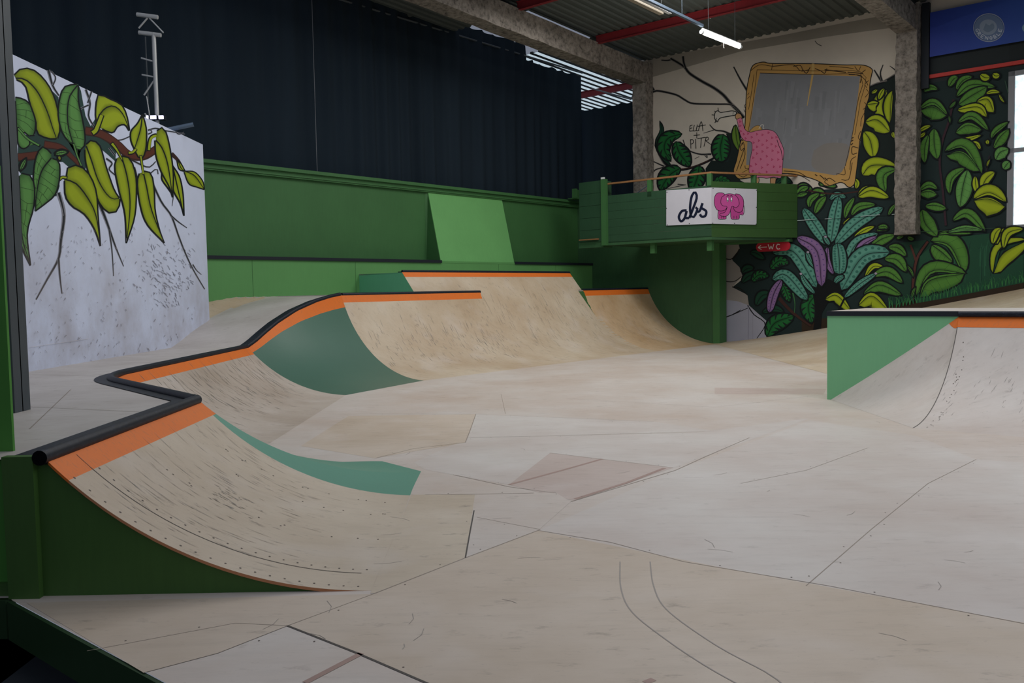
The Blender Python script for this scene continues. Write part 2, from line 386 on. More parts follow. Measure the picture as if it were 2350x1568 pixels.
# ---- corrugated roof
mb = MB()
v = -5.0
while v < 19.0:
    for a, b, za, zb in ((0, .10, 0, 0), (.10, .13, 0, .035), (.13, .2, .035, .035), (.2, .23, .035, 0)):
        for (u0, u1) in ((11.6, 16.4), (16.4, UW + .3)):
            tr = 1 if (u0 < 15 and 6.6 < v < 9.0) else 0
            if v > 13.0 and u0 > 15: continue
            mb.face([W(u0, v + a, zr(u0) + za), W(u1, v + a, zr(u1) + za), W(u1, v + b, zr(u1) + zb), W(u0, v + b, zr(u0) + zb)], tr)
    v += .23
tag(mb.build('ceiling', ['sheet', 'translucent']), 'grey corrugated metal roof', 'roof', kind='structure')
mb = MB(); v = 13.2                                   # daylit sheets seen through the gap beyond the first column
while v < 22:
    for a, b, za, zb in ((0, .16, 0, 0), (.16, .19, 0, .05), (.19, .27, .05, .05), (.27, .3, .05, 0)):
        mb.face([W(20.2, v + a, 8.35 + za), W(30, v + a, 8.0 + za), W(30, v + b, 8.0 + zb), W(20.2, v + b, 8.35 + zb)], 0 if a == 0 else 1)
    v += .3
tag(mb.build('ceiling', ['translucent', 'sheet']), 'daylit translucent roof sheets seen above the curtain gap', 'roof', kind='structure')
def purlin(u, v0, v1, label, zo=0):
    mb = MB(); zt = zr(u) - .005 + zo; h = .2
    mb.wbox(u - .05, u + .05, v0, v1, zt - h, zt - h + .012); mb.wbox(u - .05, u + .05, v0, v1, zt - .012, zt); mb.wbox(u - .006, u + .006, v0, v1, zt - h, zt)
    return tag(mb.build('roof_purlin', 'red', loc=W(u, (v0 + v1) / 2, zt - h)), label, 'roof beam')
purlin(18.95, -4, 13.0, 'dark red steel roof purlin nearest the painted wall, crossing above the lit tube')
purlin(15.8, -4, 13.0, 'dark red steel roof purlin at the top edge, second from the painted wall')
for u, zo, lb in ((23.6, .12, 'red steel purlin in the bright gap right of the curtain, upper one'), (26.0, -.25, 'red steel purlin in the bright gap right of the curtain, lower one')):
    purlin(u, 13.4, 20, lb, zo)
mb = MB(); mb.tube([W(22.9, 15.9, 7.75), W(23.1, 14.6, 7.25)], .025, 6); mb.tube([W(23.1, 14.6, 7.25), W(22.8, 14.0, 7.72)], .025, 6)
tag(mb.build('roof_brace', 'steel_edge', loc=W(23, 14.6, 7.25)), 'pale V shaped steel brace in the gap between curtain and column', 'brace')

# ================================================================== RAMPS
YA = 4.35                                    # near end of the near ramp
XA, XT = -2.335, -.72                        # top and toe of its transition
LA = XT - XA; HA = .69; fA = arc(LA, HA)
SB = 1 - .10 / LA                            # where the orange band begins
def topnorm(f, L, s):                        # s 0..1 from toe to top
    return f(s * L)
CB = Vector((-math.sin(math.radians(40)), math.cos(math.radians(40)), 0)) # run of the turned edge
YC = 6.70; XC = -4.09; XAF = XA - .027 * (YC - YA)
LB = (XAF - XC) / -CB.x
SK = .027
def PA(s, t): d = LA * (1 - s); y = lerp(YA, 6.68 - .26 * (1 - s), t); return Vector((XA + d - SK * (y - YA), y, topnorm(fA, LA, s)))
def PAw(s, t):
    d = LA * (1 - s); y0 = 6.68 - .26 * (1 - s); y1 = YC + d * .364; y = lerp(y0, y1, t); return Vector((XA + d - SK * (YC - YA if y > YC else y - YA), y, topnorm(fA, LA, s)))
DK_ = [(0, LA), (.24, LA), (.275, 1.42), (.30, 1.24), (.37, 1.12), (1, 1.14)]
def PB(s, t):
    D = interp(DK_, t); d = D * (1 - s); return Vector((XAF + d, YC + .364 * d, arc(D, HA)(s * D))) + CB * (LB * t)
YD = 13.57
def PC(s, t):
    d = LA * (1 - s); return Vector((XC + d, lerp(YC + LB * CB.y + .364 * d - .9, YD - .64 * (1 - s), t), topnorm(fA, LA, s)))
VT, VTOP = 10.75, 12.88                      # toe and top of the far ramps
LE = VTOP - VT; HE = 1.47; fE = arc(LE, HE)
toeC, toeE = PC(0, 1), W(10.38, VT)
topC, topE = PC(1, 1), W(10.38, VTOP)
zk = [(0, HA), (.07, .76), (.16, .88), (.28, 1.03), (.48, 1.22), (.70, 1.36), (.86, 1.43), (1, HE)]
def ztop(t):
    return interp(zk, t)
def PD(s, t):
    a = toeC.lerp(toeE, t); b = topC.lerp(topE, t); L = lerp(LA, LE, t); f = arc(L, ztop(t)); p = a.lerp(b, s); return Vector((p.x, p.y, f(s * L)))
def side_skirt(mb, P, t, s0, s1, n=18, dz=.016, mi=0):
    for i in range(n):
        o = Vector((0, -.0006, 0)); a = P(s0 + (s1 - s0) * i / n, t) + o; b = P(s0 + (s1 - s0) * (i + 1) / n, t) + o; mb.face([a, b, b - Vector((0, 0, dz)), a - Vector((0, 0, dz))], mi)

def scratches(mb, P, n, mi, seed, s0=.1, s1=.9, slant=.15, length=.09, w=.0035, t0=.05, t1=.95, wide=3.0):
    """short skate marks following the slope of a riding surface, a hair above it"""
    rnd = random.Random(seed)
    for k in range(n):
        s = rnd.betavariate(2.2, 1.6) * (s1 - s0) + s0; t = rnd.uniform(t0, t1); l = rnd.uniform(.2, 1) * length * .55; sl = rnd.gauss(slant, .12) / wide
        pts = [P(min(.995, s + l * (i - 1)), t + sl * l * (i - 1) + rnd.uniform(-.0006, .0006)) for i in range(3)]
        nrm = (P(min(1, s + .02), t) - P(s - .02, t)).cross(P(s, t + .02) - P(s, t - .02)); nrm.normalize()
        if nrm.z < 0: nrm = -nrm
        for i in range(2):
            a, b = pts[i], pts[i + 1]; sd = (b - a).cross(nrm); sd.normalize(); w_ = w * .62; wa = w_ * (.25 if i == 0 else 1) * rnd.uniform(.5, 1); wb = w_ * (1 if i == 0 else .2); o = nrm * .0025
            mb.face([a - sd * wa + o, a + sd * wa + o, b + sd * wb + o, b - sd * wb + o], mi if rnd.random() < .6 else mi + 1)
# ---- near quarter pipe
R = thing('quarter_pipe', 'nearest plywood quarter pipe at the left, with orange band and thick black coping', 'ramp', (-1.6, 5.5, 0))
mb = MB(); mb.grid(PA, 0, SB, 0, 1, 28, 6); side_skirt(mb, PA, 0, 0, SB, mi=1)
hA = lambda x, y: fA(max(0, min(LA, XT - .027 * (y - YA) - x)))
ribbon(mb, [(XT - LA * (SB + .08) * k / 30, YA + .27) for k in range(31)][2:29], .006, 2, hA, .002)
for k in range(70):
    if k < 40: x, y = XA + .1 + k % 20 * .075, (YA + .06 if k < 20 else YA + .33)
    else: x, y = random.uniform(XA + .2, XT - .1), random.choice((YA + .9, YA + 1.5, 6.2)) + random.uniform(-.02, .02)
    z = hA(x, y) + .002; sl = (hA(x + .01, y) - hA(x - .01, y)) / .02
    mb.face([(x + .006 * math.cos(j), y + .006 * math.sin(j), z + sl * .006 * math.cos(j)) for j in (0, 1.05, 2.1, 3.14, 4.2, 5.2)], 3)
scratches(mb, PA, 150, 4, 1, .25, .95); scratches(mb, PA, 40, 4, 2, .50, .70, .1, .03, .006, .38, .52); mb.build('riding_surface', ['ply_near', 'ply_edge', 'seam', 'screw', 'scratch', 'scratch_blue'], R, True)
mb = MB(); mb.grid(PA, SB, 1, 0, 1, 4, 6); side_skirt(mb, PA, 0, SB, 1, 4)
ribbon(mb, [(XA + .01 + k * .03, YA + .27) for k in range(7)], .004, 1, hA, .002)
tag(mb.build('painted_band', ['orange', 'seam'], R, True), 'scuffed orange band below the coping')
mb = MB(); prof = [PA(i / 20, 0) - Vector((0, 0, .017)) for i in range(21)]
poly = [Vector((XT, YA + .01, 0))] + [Vector((p.x, YA + .01, max(p.z, 0))) for p in prof[1:]] + [Vector((-2.42, YA + .01, .67)), Vector((-2.42, YA + .01, 0))]
mb.prism(poly, (0, .02, 0)); tag(mb.build('side_panel', 'green_side', R), 'dark green end panel')
mb = MB(); mb.box((-2.55, YA - .03, 0), (.155, 0, 0), (0, .05, 0), (0, 0, .72)); mb.build('corner_post', 'green_side', R)
mb = MB(); mb.grid(PAw, 0, SB, 0, 1, 24, 4); mb.grid(PB, 0, .915, 0, 1, 24, 60); mb.build('hip_surface', 'green_hip', R, True)
mb = MB(); mb.grid(PAw, SB, 1, 0, 1, 4, 4); mb.grid(PB, .915, 1, 0, 1, 4, 60); mb.build('painted_band', 'orange', R, True)
TR = .038
def coping_path(pts, off=.025):
    return pts
endA = Vector((-2.36, YC + .02, Z1 + .01))
mb = MB(); mb.tube([(-2.36, YA - .03, Z1 + .012), (-2.387, YA + 1, Z1 + .012), (-2.42, YC - .02, Z1 + .012)], TR, 18, 0, True, 1)
mb.prism([(-2.54, YA - .02, Z1 - .01), (-2.37, YA - .02, Z1 - .01), (-2.43, YC - .03, Z1 - .01), (-2.60, YC + .06, Z1 - .01)], (0, 0, .02), 0)
mb.build('coping', ['black', 'hole'], R, True)

# ---- low deck with the turned corner and the long quarter pipe
R = thing('quarter_pipe', 'low plywood quarter pipe between the nearest ramp and the green facet, set back left', 'ramp', (-3.3, 11, 0))
mb = MB(); mb.grid(PC, 0, SB, 0, 1, 24, 16); scratches(mb, PC, 260, 1, 3, .3, .97, .4, .12, .006, .15, .98); mb.build('riding_surface', ['ply_set', 'scratch', 'scratch_blue'], R, True)
mb = MB(); mb.grid(PC, SB, 1, 0, 1, 4, 16); tag(mb.build('painted_band', 'orange', R, True), 'scuffed orange band below the coping')
bc = Vector((XC - .03, YC + LB * CB.y + .0, 0))
a0 = Vector((-2.44, YC + .0, 0)); r = .62
p_in = bc - CB * r; p_out = bc + Vector((0, r, 0))
fil = [(p_in * (1 - t) ** 2 + bc * (2 * t * (1 - t)) + p_out * t * t) for t in [i / 10 for i in range(11)]]
path = [a0] + fil + [Vector((XC - .03, YD, 0))]
path = [Vector((p.x, p.y, Z1 + .012)) for p in path]
mb = MB(); mb.tube(path, TR * .95, 14, 0, True)
flat = []
for i, p in enumerate(path):
    t = (path[min(i + 1, len(path) - 1)] - path[max(i - 1, 0)]).normalized(); n = Vector((-t.y, t.x, 0)); flat.append((p + n * .02 - Vector((0, 0, .0)), p + n * .15 - Vector((0, 0, .0))))
for (a, b), (c, d) in zip(flat, flat[1:]): mb.face([a - Vector((0, 0, .006)), b - Vector((0, 0, .006)), d - Vector((0, 0, .006)), c - Vector((0, 0, .006))], 0)
mb.build('coping', 'black', R, True)
# deck level 1
deckp = [Vector((-7.2, 4.37, Z1)), Vector((-2.37, 4.37, Z1)), Vector((-2.43, YC, Z1))] + [Vector((p.x, p.y, Z1)) for p in path[1:]] + [Vector((-5.32, 13.85, Z1)), Vector((-7.2, 14.1, Z1))]
mb = MB()
for t in tessellate_polygon([deckp]): mb.face([deckp[k] for k in t], 0)
for a, b in (((-5.3, 7.2), (-2.6, 6.1)), ((-5.3, 9.4), (-4.3, 9.0)), ((-3.9, 7.7), (-3.0, 5.4)), ((-5.3, 11.2), (-4.2, 11.2))):
    ribbon(mb, seg2(a, b, 6), .006, 1, lambda x, y: Z1, .002)
dk = thing('ramp_deck', 'low flat plywood deck at the left in front of the leaf mural wall', 'deck', (-4.2, 9, Z1))
mb.build('deck_surface', ['ply_deck', 'seam_soft'], dk)
mb = MB(); mb.prism([(-7.2, 4.40, 0.0), (-2.5, 4.40, 0.0), (-2.5, 4.44, 0.0), (-7.2, 4.44, 0.0)], (0, 0, Z1 - .01)); mb.build('front_board', 'green_edge', dk)

# ---- green facet rising to the high deck + bank on the deck
R = thing('corner_ramp', 'dull green twisted ramp facet with curved orange band rising to the high deck', 'ramp', (-2.8, 14.2, 0))
sD = 1 - .085 / 1.9
mb = MB(); mb.grid(PD, 0, sD, 0, 1, 24, 20); mb.build('riding_surface', 'green_facet', R, True)
mb = MB(); mb.grid(PD, sD, 1, 0, 1, 4, 24); mb.build('painted_band', 'orange', R, True)
nD = Vector((-(topE - topC).y, (topE - topC).x, 0)).normalized()
cp = []
for i in range(25):
    t = i / 24; p = PD(1, t); cp.append(Vector((p.x, p.y, ztop(t) + .02)) + nD * .03)
mb = MB(); mb.tube(cp, TR * .95, 12)
for a, b in zip(cp, cp[1:]):
    mb.face([a, b, b + nD * .16 + Vector((0, 0, .0)), a + nD * .16]); mb.face([a, b, b - Vector((0, 0, .08)), a - Vector((0, 0, .08))])
mb.build('coping', 'black', R, True)
def bankdir(t):
    a = math.radians(9.5 + (36 - 9.5) * min(1, t / .29) + (4.2 * max(0, t - .29) / .71)); return Vector((-math.cos(a), math.sin(a), 0))
def wedge(p):
    u, v = SN * p.x + CS * p.y, -CS * p.x + SN * p.y; return min(Z2 - .001, min(Z2, 1.41 + .137 * (u - 8.83)) + .48 * min(0, v - 14.77))
def PK(s, t):
    p = PD(1, t); p = Vector((p.x, p.y, ztop(t) + .005)) + nD * .05; p = p + bankdir(t) * (3.1 * s); return Vector((p.x, p.y, max(p.z, wedge(p))))
bk = thing('deck_bank', 'plywood bank sloping up from the low deck to the high deck beside the mural wall', 'ramp', (-4.6, 14.8, Z1))
mb = MB(); mb.grid(PK, 0, 1, 0, 1, 44, 44)
for i, f_ in enumerate(mb.f):
    c_ = sum((Vector(mb.v[k]) for k in f_), Vector()) / 4
    if c_.z > HA + .05 and abs(c_.z - wedge(c_)) < .008 and c_.z < Z2 - .02: mb.m[i] = 1
mb.build('bank_surface', ['ply_deck', 'ply_ramp'], bk, True)
# ---- far quarter pipes
def straight_ramp(name, label, u0, u1, hi, VTo, L, H, band, coff=.03, matp='ply_ramp', loc=None, f=None):
    f = f or arc(L, H); R = thing(name, label, 'ramp', W((u0 + u1) / 2, VTo + L * .6, 0))
    P = lambda s, t: W(lerp(u0, u1, t), VTo + s * L, f(s * L))
    sb = 1 - band / L
    mb = MB(); mb.grid(P, 0, sb, 0, 1, 30, 4); scratches(mb, P, int(45 * (u1 - u0)), 1, int(u0), .25, .9, .5, .07, .006, .02, .98, 4); mb.build('riding_surface', [matp, 'scratch', 'scratch_blue'], R, True)
    mb = MB(); mb.grid(P, sb, 1, 0, 1, 4, 4); mb.build('painted_band', 'orange', R, True)
    mb = MB(); mb.tube([W(u0 + .03, VTo + L + coff, H + .015), W(u1 + .02, VTo + L + coff, H + .015)], TR * .9, 12)
    mb.wbox(u0 + .03, u1, VTo + L + .03, VTo + L + .16, H - .01, H + .018); mb.build('coping', 'black', R, True)
    return R, P, f
R, P, f = straight_ramp('quarter_pipe', 'far plywood quarter pipe with orange top band, right of the green facet', 10.38, 14.2, 1, VT, LE, HE, .055)
mb = MB(); mb.prism([P(i / 16, .995) - Vector((0, 0, .02)) for i in range(17)] + [W(14.18, VTOP, -.02)], W(-.02, 0)); mb.build('side_panel', 'green_dark', R)
mb = MB(); mb.wbox(10.3, 14.2, VTOP + .02, 14.77, Z2 - .03, Z2)
mb.build('deck_surface', 'ply_deck', R)
R, P, f = straight_ramp('quarter_pipe', 'small far plywood quarter pipe against the bottle green wall', 18.05, 21.16, 1, VT, LE, HE, .055, matp='ply_tan')
mb = MB(); mb.prism([P(i / 16, 0) - Vector((0, 0, .004)) for i in range(17)] + [W(18.05, VTOP + .3, HE), W(18.05, VTOP + .3, 0)], W(.02, 0)); mb.build('side_panel', 'green_dark', R)
mb = MB(); mb.wbox(18.05, 21.17, VTOP + .02, 14.77, Z2 - .03, Z2); mb.build('deck_surface', 'ply_deck', R)
DK, L3 = 1.76, 2.66; _zk = fE(DK); _sl = (Z3 - _zk) / (L3 - DK)
f3 = lambda d: fE(d) if d < DK else _zk + _sl * (d - DK)
R, P, f = straight_ramp('quarter_pipe', 'tallest plywood quarter pipe, in the centre in front of the green ledge', 12.4, 18.22, 1, VT, L3, Z3, .08, f=f3)
mb = MB(); s0 = 2.26 / L3
pf = [P(lerp(s0, 1, i / 10), 0) for i in range(11)]
mb.prism([p - Vector((0, 0, .003)) for p in pf] + [W(12.4, 14.77, Z3 - .005), W(12.4, 14.77, Z2), W(12.4, VT + 2.26, 1.3)], W(.02, 0)); mb.build('side_panel', 'green_teal', R)
mb = MB(); mb.prism([P(lerp(s0, 1, i / 10), 1) - Vector((0, 0, .003)) for i in range(11)] + [W(18.22, 14.77, Z3 - .005), W(18.22, 14.77, Z2), W(18.22, VT + 2.26, 1.3)], W(-.02, 0)); mb.build('side_panel', 'green_light', R)
mb = MB(); mb.wbox(12.4, 18.22, VT + L3 + .03, 14.77, Z3 - .03, Z3 - .003); mb.build('deck_surface', 'ply_deck', R)
# ---- ledge in front of the back wall and the slanted panel
R = thing('grind_ledge', 'long light green plywood ledge with black edging along the dark green back wall', 'ledge', W(14, 15, Z2))
mb = MB(); mb.wbox(5.6, 21.17, 14.77, 15.27, Z1, 2.19)
mb.build('ledge_body', 'green_light', R)
for u in (9.75, 12.3, 17.0, 19.4):
    mb = MB(); mb.wbox(u, u + .006, 14.766, 14.77, Z1, 2.18); mb.build('panel_joint', 'green_dark', R)
for a, b in ((5.6, 14.92), (17.64, 21.17)):
    mb = MB(); mb.wbox(a, b, 14.735, 15.27, 2.19, 2.255); tag(mb.build('edging', 'black_flat', R), 'black edging')
mb = MB(); mb.wbox(14.92, 17.64, 14.765, 15.27, 2.19, 2.235); mb.build('lip', 'green_light', R)
R = thing('wallride_panel', 'pale green slanted panel leaning from the ledge to the top of the back wall', 'ramp', W(16.3, 15, 2.24))
mb = MB(); mb.prism([W(14.92, 14.78, 2.236), W(17.64, 14.78, 2.236), W(17.72, 15.24, 3.93), W(15.0, 15.24, 3.93)], W(0, .02)); mb.build('panel_face', 'green_panel', R)
for u, d in ((14.925, .015), (17.62, .015)):
    mb = MB(); mb.prism([W(u, 14.8, 2.236), W(u + .08, 15.24, 3.92), W(u, 15.268, 3.92), W(u, 15.268, 2.236)], W(d, 0)); mb.build('side_cheek', 'green_dark', R)

# ---- right hand ramp
UG, LG, HG, VS = 11.38, 1.82, 1.09, 2.66
fG = arc(LG, HG)
R = thing('quarter_pipe', 'pale plywood ramp at the right edge with mint green triangular panel', 'ramp', W(11, 2, 0))
def PG(s, t): return W(UG - LG * (1 - s), lerp(VS, -3.5, t), fG(s * LG))
BW = 1.52
def PH(t, w):
    a, b = t * (1 - w), t * w; pr = fG((1 - t) * LG); ln = HG * ((1 - t) * .93 + .07 * (1 - t) ** 2) - .0
    return W(UG - LG * a, VS + BW * b, lerp(pr, ln, w ** 1.6) + .001)
sbg = 1 - .07 / LG
mb = MB(); mb.grid(PG, 0, sbg, 0, 1, 30, 10); mb.grid(lambda k, w: PH(lerp(lerp(.0385, .07, w), 1, k), w), 0, 1, 0, 1, 26, 22)
hG = lambda x, y: fG(max(0, min(LG, LG - (UG - (SN * x + CS * y)))))
pts = [PG(sbg * i / 24, 0) for i in range(25)]; ribbon(mb, [(p.x, p.y) for p in pts], .007, 1, hG, .003)
for i in range(60):
    p = PG(random.uniform(.05, .9), random.choice((.015, .02, .19, .2)) + random.uniform(0, .004)); q = hG(p.x, p.y) + .003
    mb.face([(p.x + .006 * math.cos(j), p.y + .006 * math.sin(j), hG(p.x + .006 * math.cos(j), p.y + .006 * math.sin(j)) + .003) for j in (0, 1.05, 2.1, 3.14, 4.2, 5.2)], 2)
scratches(mb, PG, 120, 3, 9, .1, .9, .3, .05, .003, 0, .4, 6); mb.build('riding_surface', ['ply_right', 'seam', 'screw', 'scratch_blue', 'skid'], R, True)
mb = MB(); mb.grid(lambda s, t: PG(s, t) + W(-.0015, 0, .0015), sbg, 1, 0, 1, 4, 10); mb.grid(lambda k, w: PH(lerp(.001, lerp(.0385, .07, w), k), w) + W(-.0015, 0, .0015), 0, 1, 0, 1, 3, 10); mb.build('painted_band', 'orange', R, True)
mb = MB(); mb.wbox(UG, UG + .02, VS - .1, 4.23, 0, 1.10); tag(mb.build('end_panel', 'green_mint', R), 'mint green panel')
mb = MB(); mb.wbox(UG - .015, UG + .03, VS - .02, 4.235, 1.095, 1.158); mb.build('edging', 'black_flat', R)
mb = MB(); mb.tube([W(UG - .005, VS, HG + .034), W(UG - .005, -3.5, HG + .034)], .035, 16); mb.build('coping', 'black', R, True)
mb = MB(); mb.wbox(UG + .03, 12.9, -3.5, 4.235, 1.12, 1.155)
mb.build('deck_surface', 'ply_right', R)
mb = MB(); mb.wbox(UG + .02, 12.9, 4.21, 4.23, 0, 1.12); mb.wbox(12.88, 12.9, -3.5, 4.2, 0, 1.12); mb.build('side_panel', 'green_mint', R)
# ---- far right bank along the painted wall
fk = [(5.3, 0), (5.9, .04), (6.5, .15), (7.8, .43), (9.35, .89), (11.05, 1.34), (15, 2.35)]
def PR(s, t):
    x = lerp(5.3, 14, s); y0 = (12.95 - SN * x) / CS; y1 = (UW - SN * x) / CS; return Vector((x, lerp(y0, y1, t), interp(fk, x) + .002))
R = thing('bank_ramp', 'wide plywood bank rising rightwards along the foot of the jungle mural', 'ramp', (9, 16, 0))
mb = MB(); mb.grid(PR, 0, 1, 0, 1, 34, 6)
mb.build('bank_surface', 'ply_ramp', R, True)
# ================================================================== PAINTED WALLS
PAL = dict(y='98a822', Y='86961f', g='4d7d33', G='5b8f4a', m='1d6330', d='163f2c', o='5b7a2a', t='57907f', p='82648f', k='0f1417', K='16211f', b='5a2f24', B='3b2420', w='b9b4ab', W='b4b4c2',
           s='a9a4a0', e='b08a4f', E='8a6430', x='787a7e', P='c4708c', r='a5355a', h='b58c62', c='2a5a35', D='1d3b2e', z='30251a', l='3a6b40', q='1b2a2a', v='8f8ea0', N='0f1620')
class Painter:
    """adds flat painted shapes to a wall mesh; the shapes are traced onto the wall plane itself"""
    def __init__(s, mb, P0, n, ox=0, oy=0, sc=1.0, step=.000015):
        s.mb, s.P0, s.n, s.l, s.step, s.fat = mb, Vector(P0), Vector(n), .002, step, 1.0; s.at(ox, oy, sc)
    def at(s, ox, oy, k): s.ox, s.oy, s.k = ox, oy, k; return s
    def pt(s, p): return onplane(s.ox + p[0] / s.k, s.oy + p[1] / s.k, s.P0, s.n) + s.n * s.l
    def pts(s, t):
        if isinstance(t, str): return [tuple(float(c) for c in q.split(',')) for q in t.split()]
        return t
    def poly(s, t, c, smooth=0, line=0, lc='k'):
        p = s.pts(t)
        if smooth: p = [tuple(q) for q in catmull(p + [p[0]], smooth)][:-1]
        s.l += s.step; P = [s.pt(q) for q in p]; c2 = lin(PAL.get(c, c))
        for f in tessellate_polygon([P]): s.mb.face([P[i] for i in f], 0, c2)
        if line: s.stroke(p + [p[0]], line, lc)
        return s
    def stroke(s, t, w, c='k', n=0, w2=None, taper=False):
        p = s.pts(t)
        if n == 0: n = max(2, 4 * (len(p) - 1)) if len(p) > 2 else 2
        q = catmull([(a[0], a[1]) for a in p], n) if len(p) > 2 and taper is not None else [Vector(a) for a in p]
        s.l += s.step; c2 = lin(PAL.get(c, c)); L = []
        for i, a in enumerate(q):
            d = q[min(i + 1, len(q) - 1)] - q[max(i - 1, 0)]
            if d.length < 1e-9: d = Vector((1, 0))
            d.normalize(); f = i / max(1, len(q) - 1); ww = lerp(w, w if w2 is None else w2, f) / 2
            nn = Vector((-d[1], d[0])) * ww; L.append((s.pt(a + nn), s.pt(a - nn)))
        for (a, b), (e, f) in zip(L, L[1:]): s.mb.face([a, b, f, e], 0, c2)
        return s
    def lobe(s, rib, out, c, edge, n=14, line=3):
        """one half of a leaf: soft sprayed shading from the outline to the middle of the lobe"""
        A = catmull(rib, n); B = catmull(out, n); s.l += s.step; base = lin(PAL.get(c, c)); ed = lin(PAL.get(edge, edge))
        cols = [0, .10, .30, .70, .92, 1.0]; mixv = [.85, .45, 0, 0, .5, .95]
        G = []
        for i in range(n):
            e = i / (n - 1); ef = max(0, 1 - min(e, 1 - e) / .12) * .7; row = []
            for q, mv in zip(cols, mixv):
                k = max(mv, ef); row.append((s.pt(A[i].lerp(B[i], q)), tuple(base[j] * (1 - k) + ed[j] * k for j in range(4))))
            G.append(row)
        for a, b in zip(G, G[1:]):
            for j in range(5): s.mb.face([a[j][0], b[j][0], b[j + 1][0], a[j + 1][0]], 0, [a[j][1], b[j][1], b[j + 1][1], a[j + 1][1]])
        s.stroke([tuple(q) for q in B], line, 'k', n=n)
    def leaf2(s, rib, a, b, c='y', edge='3e5212', line=6, c2=None, veins=0):
        r = s.pts(rib); r = [Vector(q) for q in r]
        for o in (a, b):
            if o: s.lobe(r, [Vector(q) for q in s.pts(o)], c if o is a or not c2 else c2, edge, line=line)
        if veins:
            rnd = random.Random(int(r[0][0]))
            R_ = catmull(r, 9)
            for o in (a, b):
                if not o: continue
                O = catmull([Vector(q) for q in s.pts(o)], 9)
                for i in range(1, 8):
                    j = min(8, i + 1); m1 = R_[i].lerp(O[j], .5) + Vector((rnd.uniform(-9, 9), rnd.uniform(-14, 14))) * veins
                    s.stroke([tuple(R_[i]), tuple(m1), tuple(R_[i].lerp(O[j], .93))], line * .3, '2b4a22', n=6)
                    if rnd.random() < .5: s.stroke([tuple(m1), tuple(R_[j].lerp(O[min(8, j + 1)], .5))], line * .3, '2b4a22')
        s.stroke([tuple(q) for q in r], line * .9, 'k', n=14, w2=line * .5)
    def leaf(s, rib, wa, wb, c='g', blunt=.75, line=3.5, kind=None, tip=None):
        wa, wb = wa * s.fat, wb * s.fat
        """leaf from its midrib and two half widths (wa left of the direction, wb right of it)"""
        edge = {'y': '3d4f10', 'g': '22401a', 'G': '274a22', 'm': '0d2f18', 't': '24504a', 'p': '463058', 'o': '26380f', 'd': '0b211a'}.get(c, '1a2a18')
        r = catmull([Vector(q) for q in s.pts(rib)], 13); A, B = [], []
        for i, q in enumerate(r):
            d = (r[min(i + 1, 12)] - r[max(i - 1, 0)]).normalized(); nn = Vector((d[1], -d[0])); f = i / 12
            w = max(0, math.sin(math.pi * min(1, f * .94 + .03))) ** blunt if f not in (0, 1) else 0
            A.append(q + nn * wa * w); B.append(q - nn * wb * w)
        if kind != 'n': s.poly([tuple(q) for q in [r[0]] + [q + (q - r[6]) .normalized() * line * 1.6 for q in A[1:]] + [q + (q - r[6]).normalized() * line * 1.6 for q in reversed(B[1:])]], 'k')
        for o in (A, B): s.lobe(r, o, c, edge, n=13, line=line)
        s.stroke([tuple(q) for q in r], line * .8, 'k', n=13, w2=line * .4)
        if c == 'm':                                       # notched leaf
            for i in range(2, 12, 2):
                for o in (A, B):
                    a = r[i].lerp(o[min(12, i)], .35); s.stroke([tuple(a), tuple(a.lerp(o[min(12, i + 1)], .7)), tuple(o[min(12, i + 1)])], line * .9, 'K', n=5, w2=line * 3.2)
        if c in 'tp':                                      # spotted leaf
            rnd = random.Random(int(r[0][0])); dc = '34685c' if c == 't' else '55407a'; rr = (wa + wb) * (.085 if c == 't' else .05)
            for i in range(1, 12):
                for o in (A, B):
                    q = r[i].lerp(o[i], rnd.uniform(.45, .62)); s.poly([(q[0] + rr * 1.15 * math.cos(k), q[1] + rr * math.sin(k)) for k in (0, 1.05, 2.1, 3.14, 4.2, 5.2)], dc)
        if c in 'gG':
            for i in range(2, 12, 2):
                for o in (A, B): s.stroke([tuple(r[i]), tuple(r[i].lerp(o[min(12, i + 1)], .85))], line * .25, '2b4a22')
def base_panel(mb, a, b, z0, z1, n, th, col, nx=1):
    """wall slab between plan points a and b, front face split finely enough to carry colour"""
    a, b = Vector((a[0], a[1], 0)), Vector((b[0], b[1], 0)); n = Vector(n)
    mb.prism([a + Vector((0, 0, z0)), b + Vector((0, 0, z0)), b - n * th + Vector((0, 0, z0)), a - n * th + Vector((0, 0, z0))], (0, 0, z1 - z0), 0, col)

# ---- left wall with the hanging leaves
XL = -5.38
mb = MB(); base_panel(mb, (XL, 7.0), (XL, 15.62), Z1 - .2, 4.17, (1, 0, 0), .16, lin('d0d8ee'))
w = Painter(mb, (XL, 10, 2), (1, 0, 0), 0, 0, 2.24)
w.poly('95,700 190,690 250,715 300,690 330,560 400,430 440,600 470,650 500,600 520,700 580,740 600,790 590,830 560,800 460,740 430,900 340,850 300,820 305,985 270,1010 240,960 180,900 100,900 92,800', '2b4440', 40)
w.poly('180,420 230,430 300,500 300,700 240,720 180,700', '2b4440')
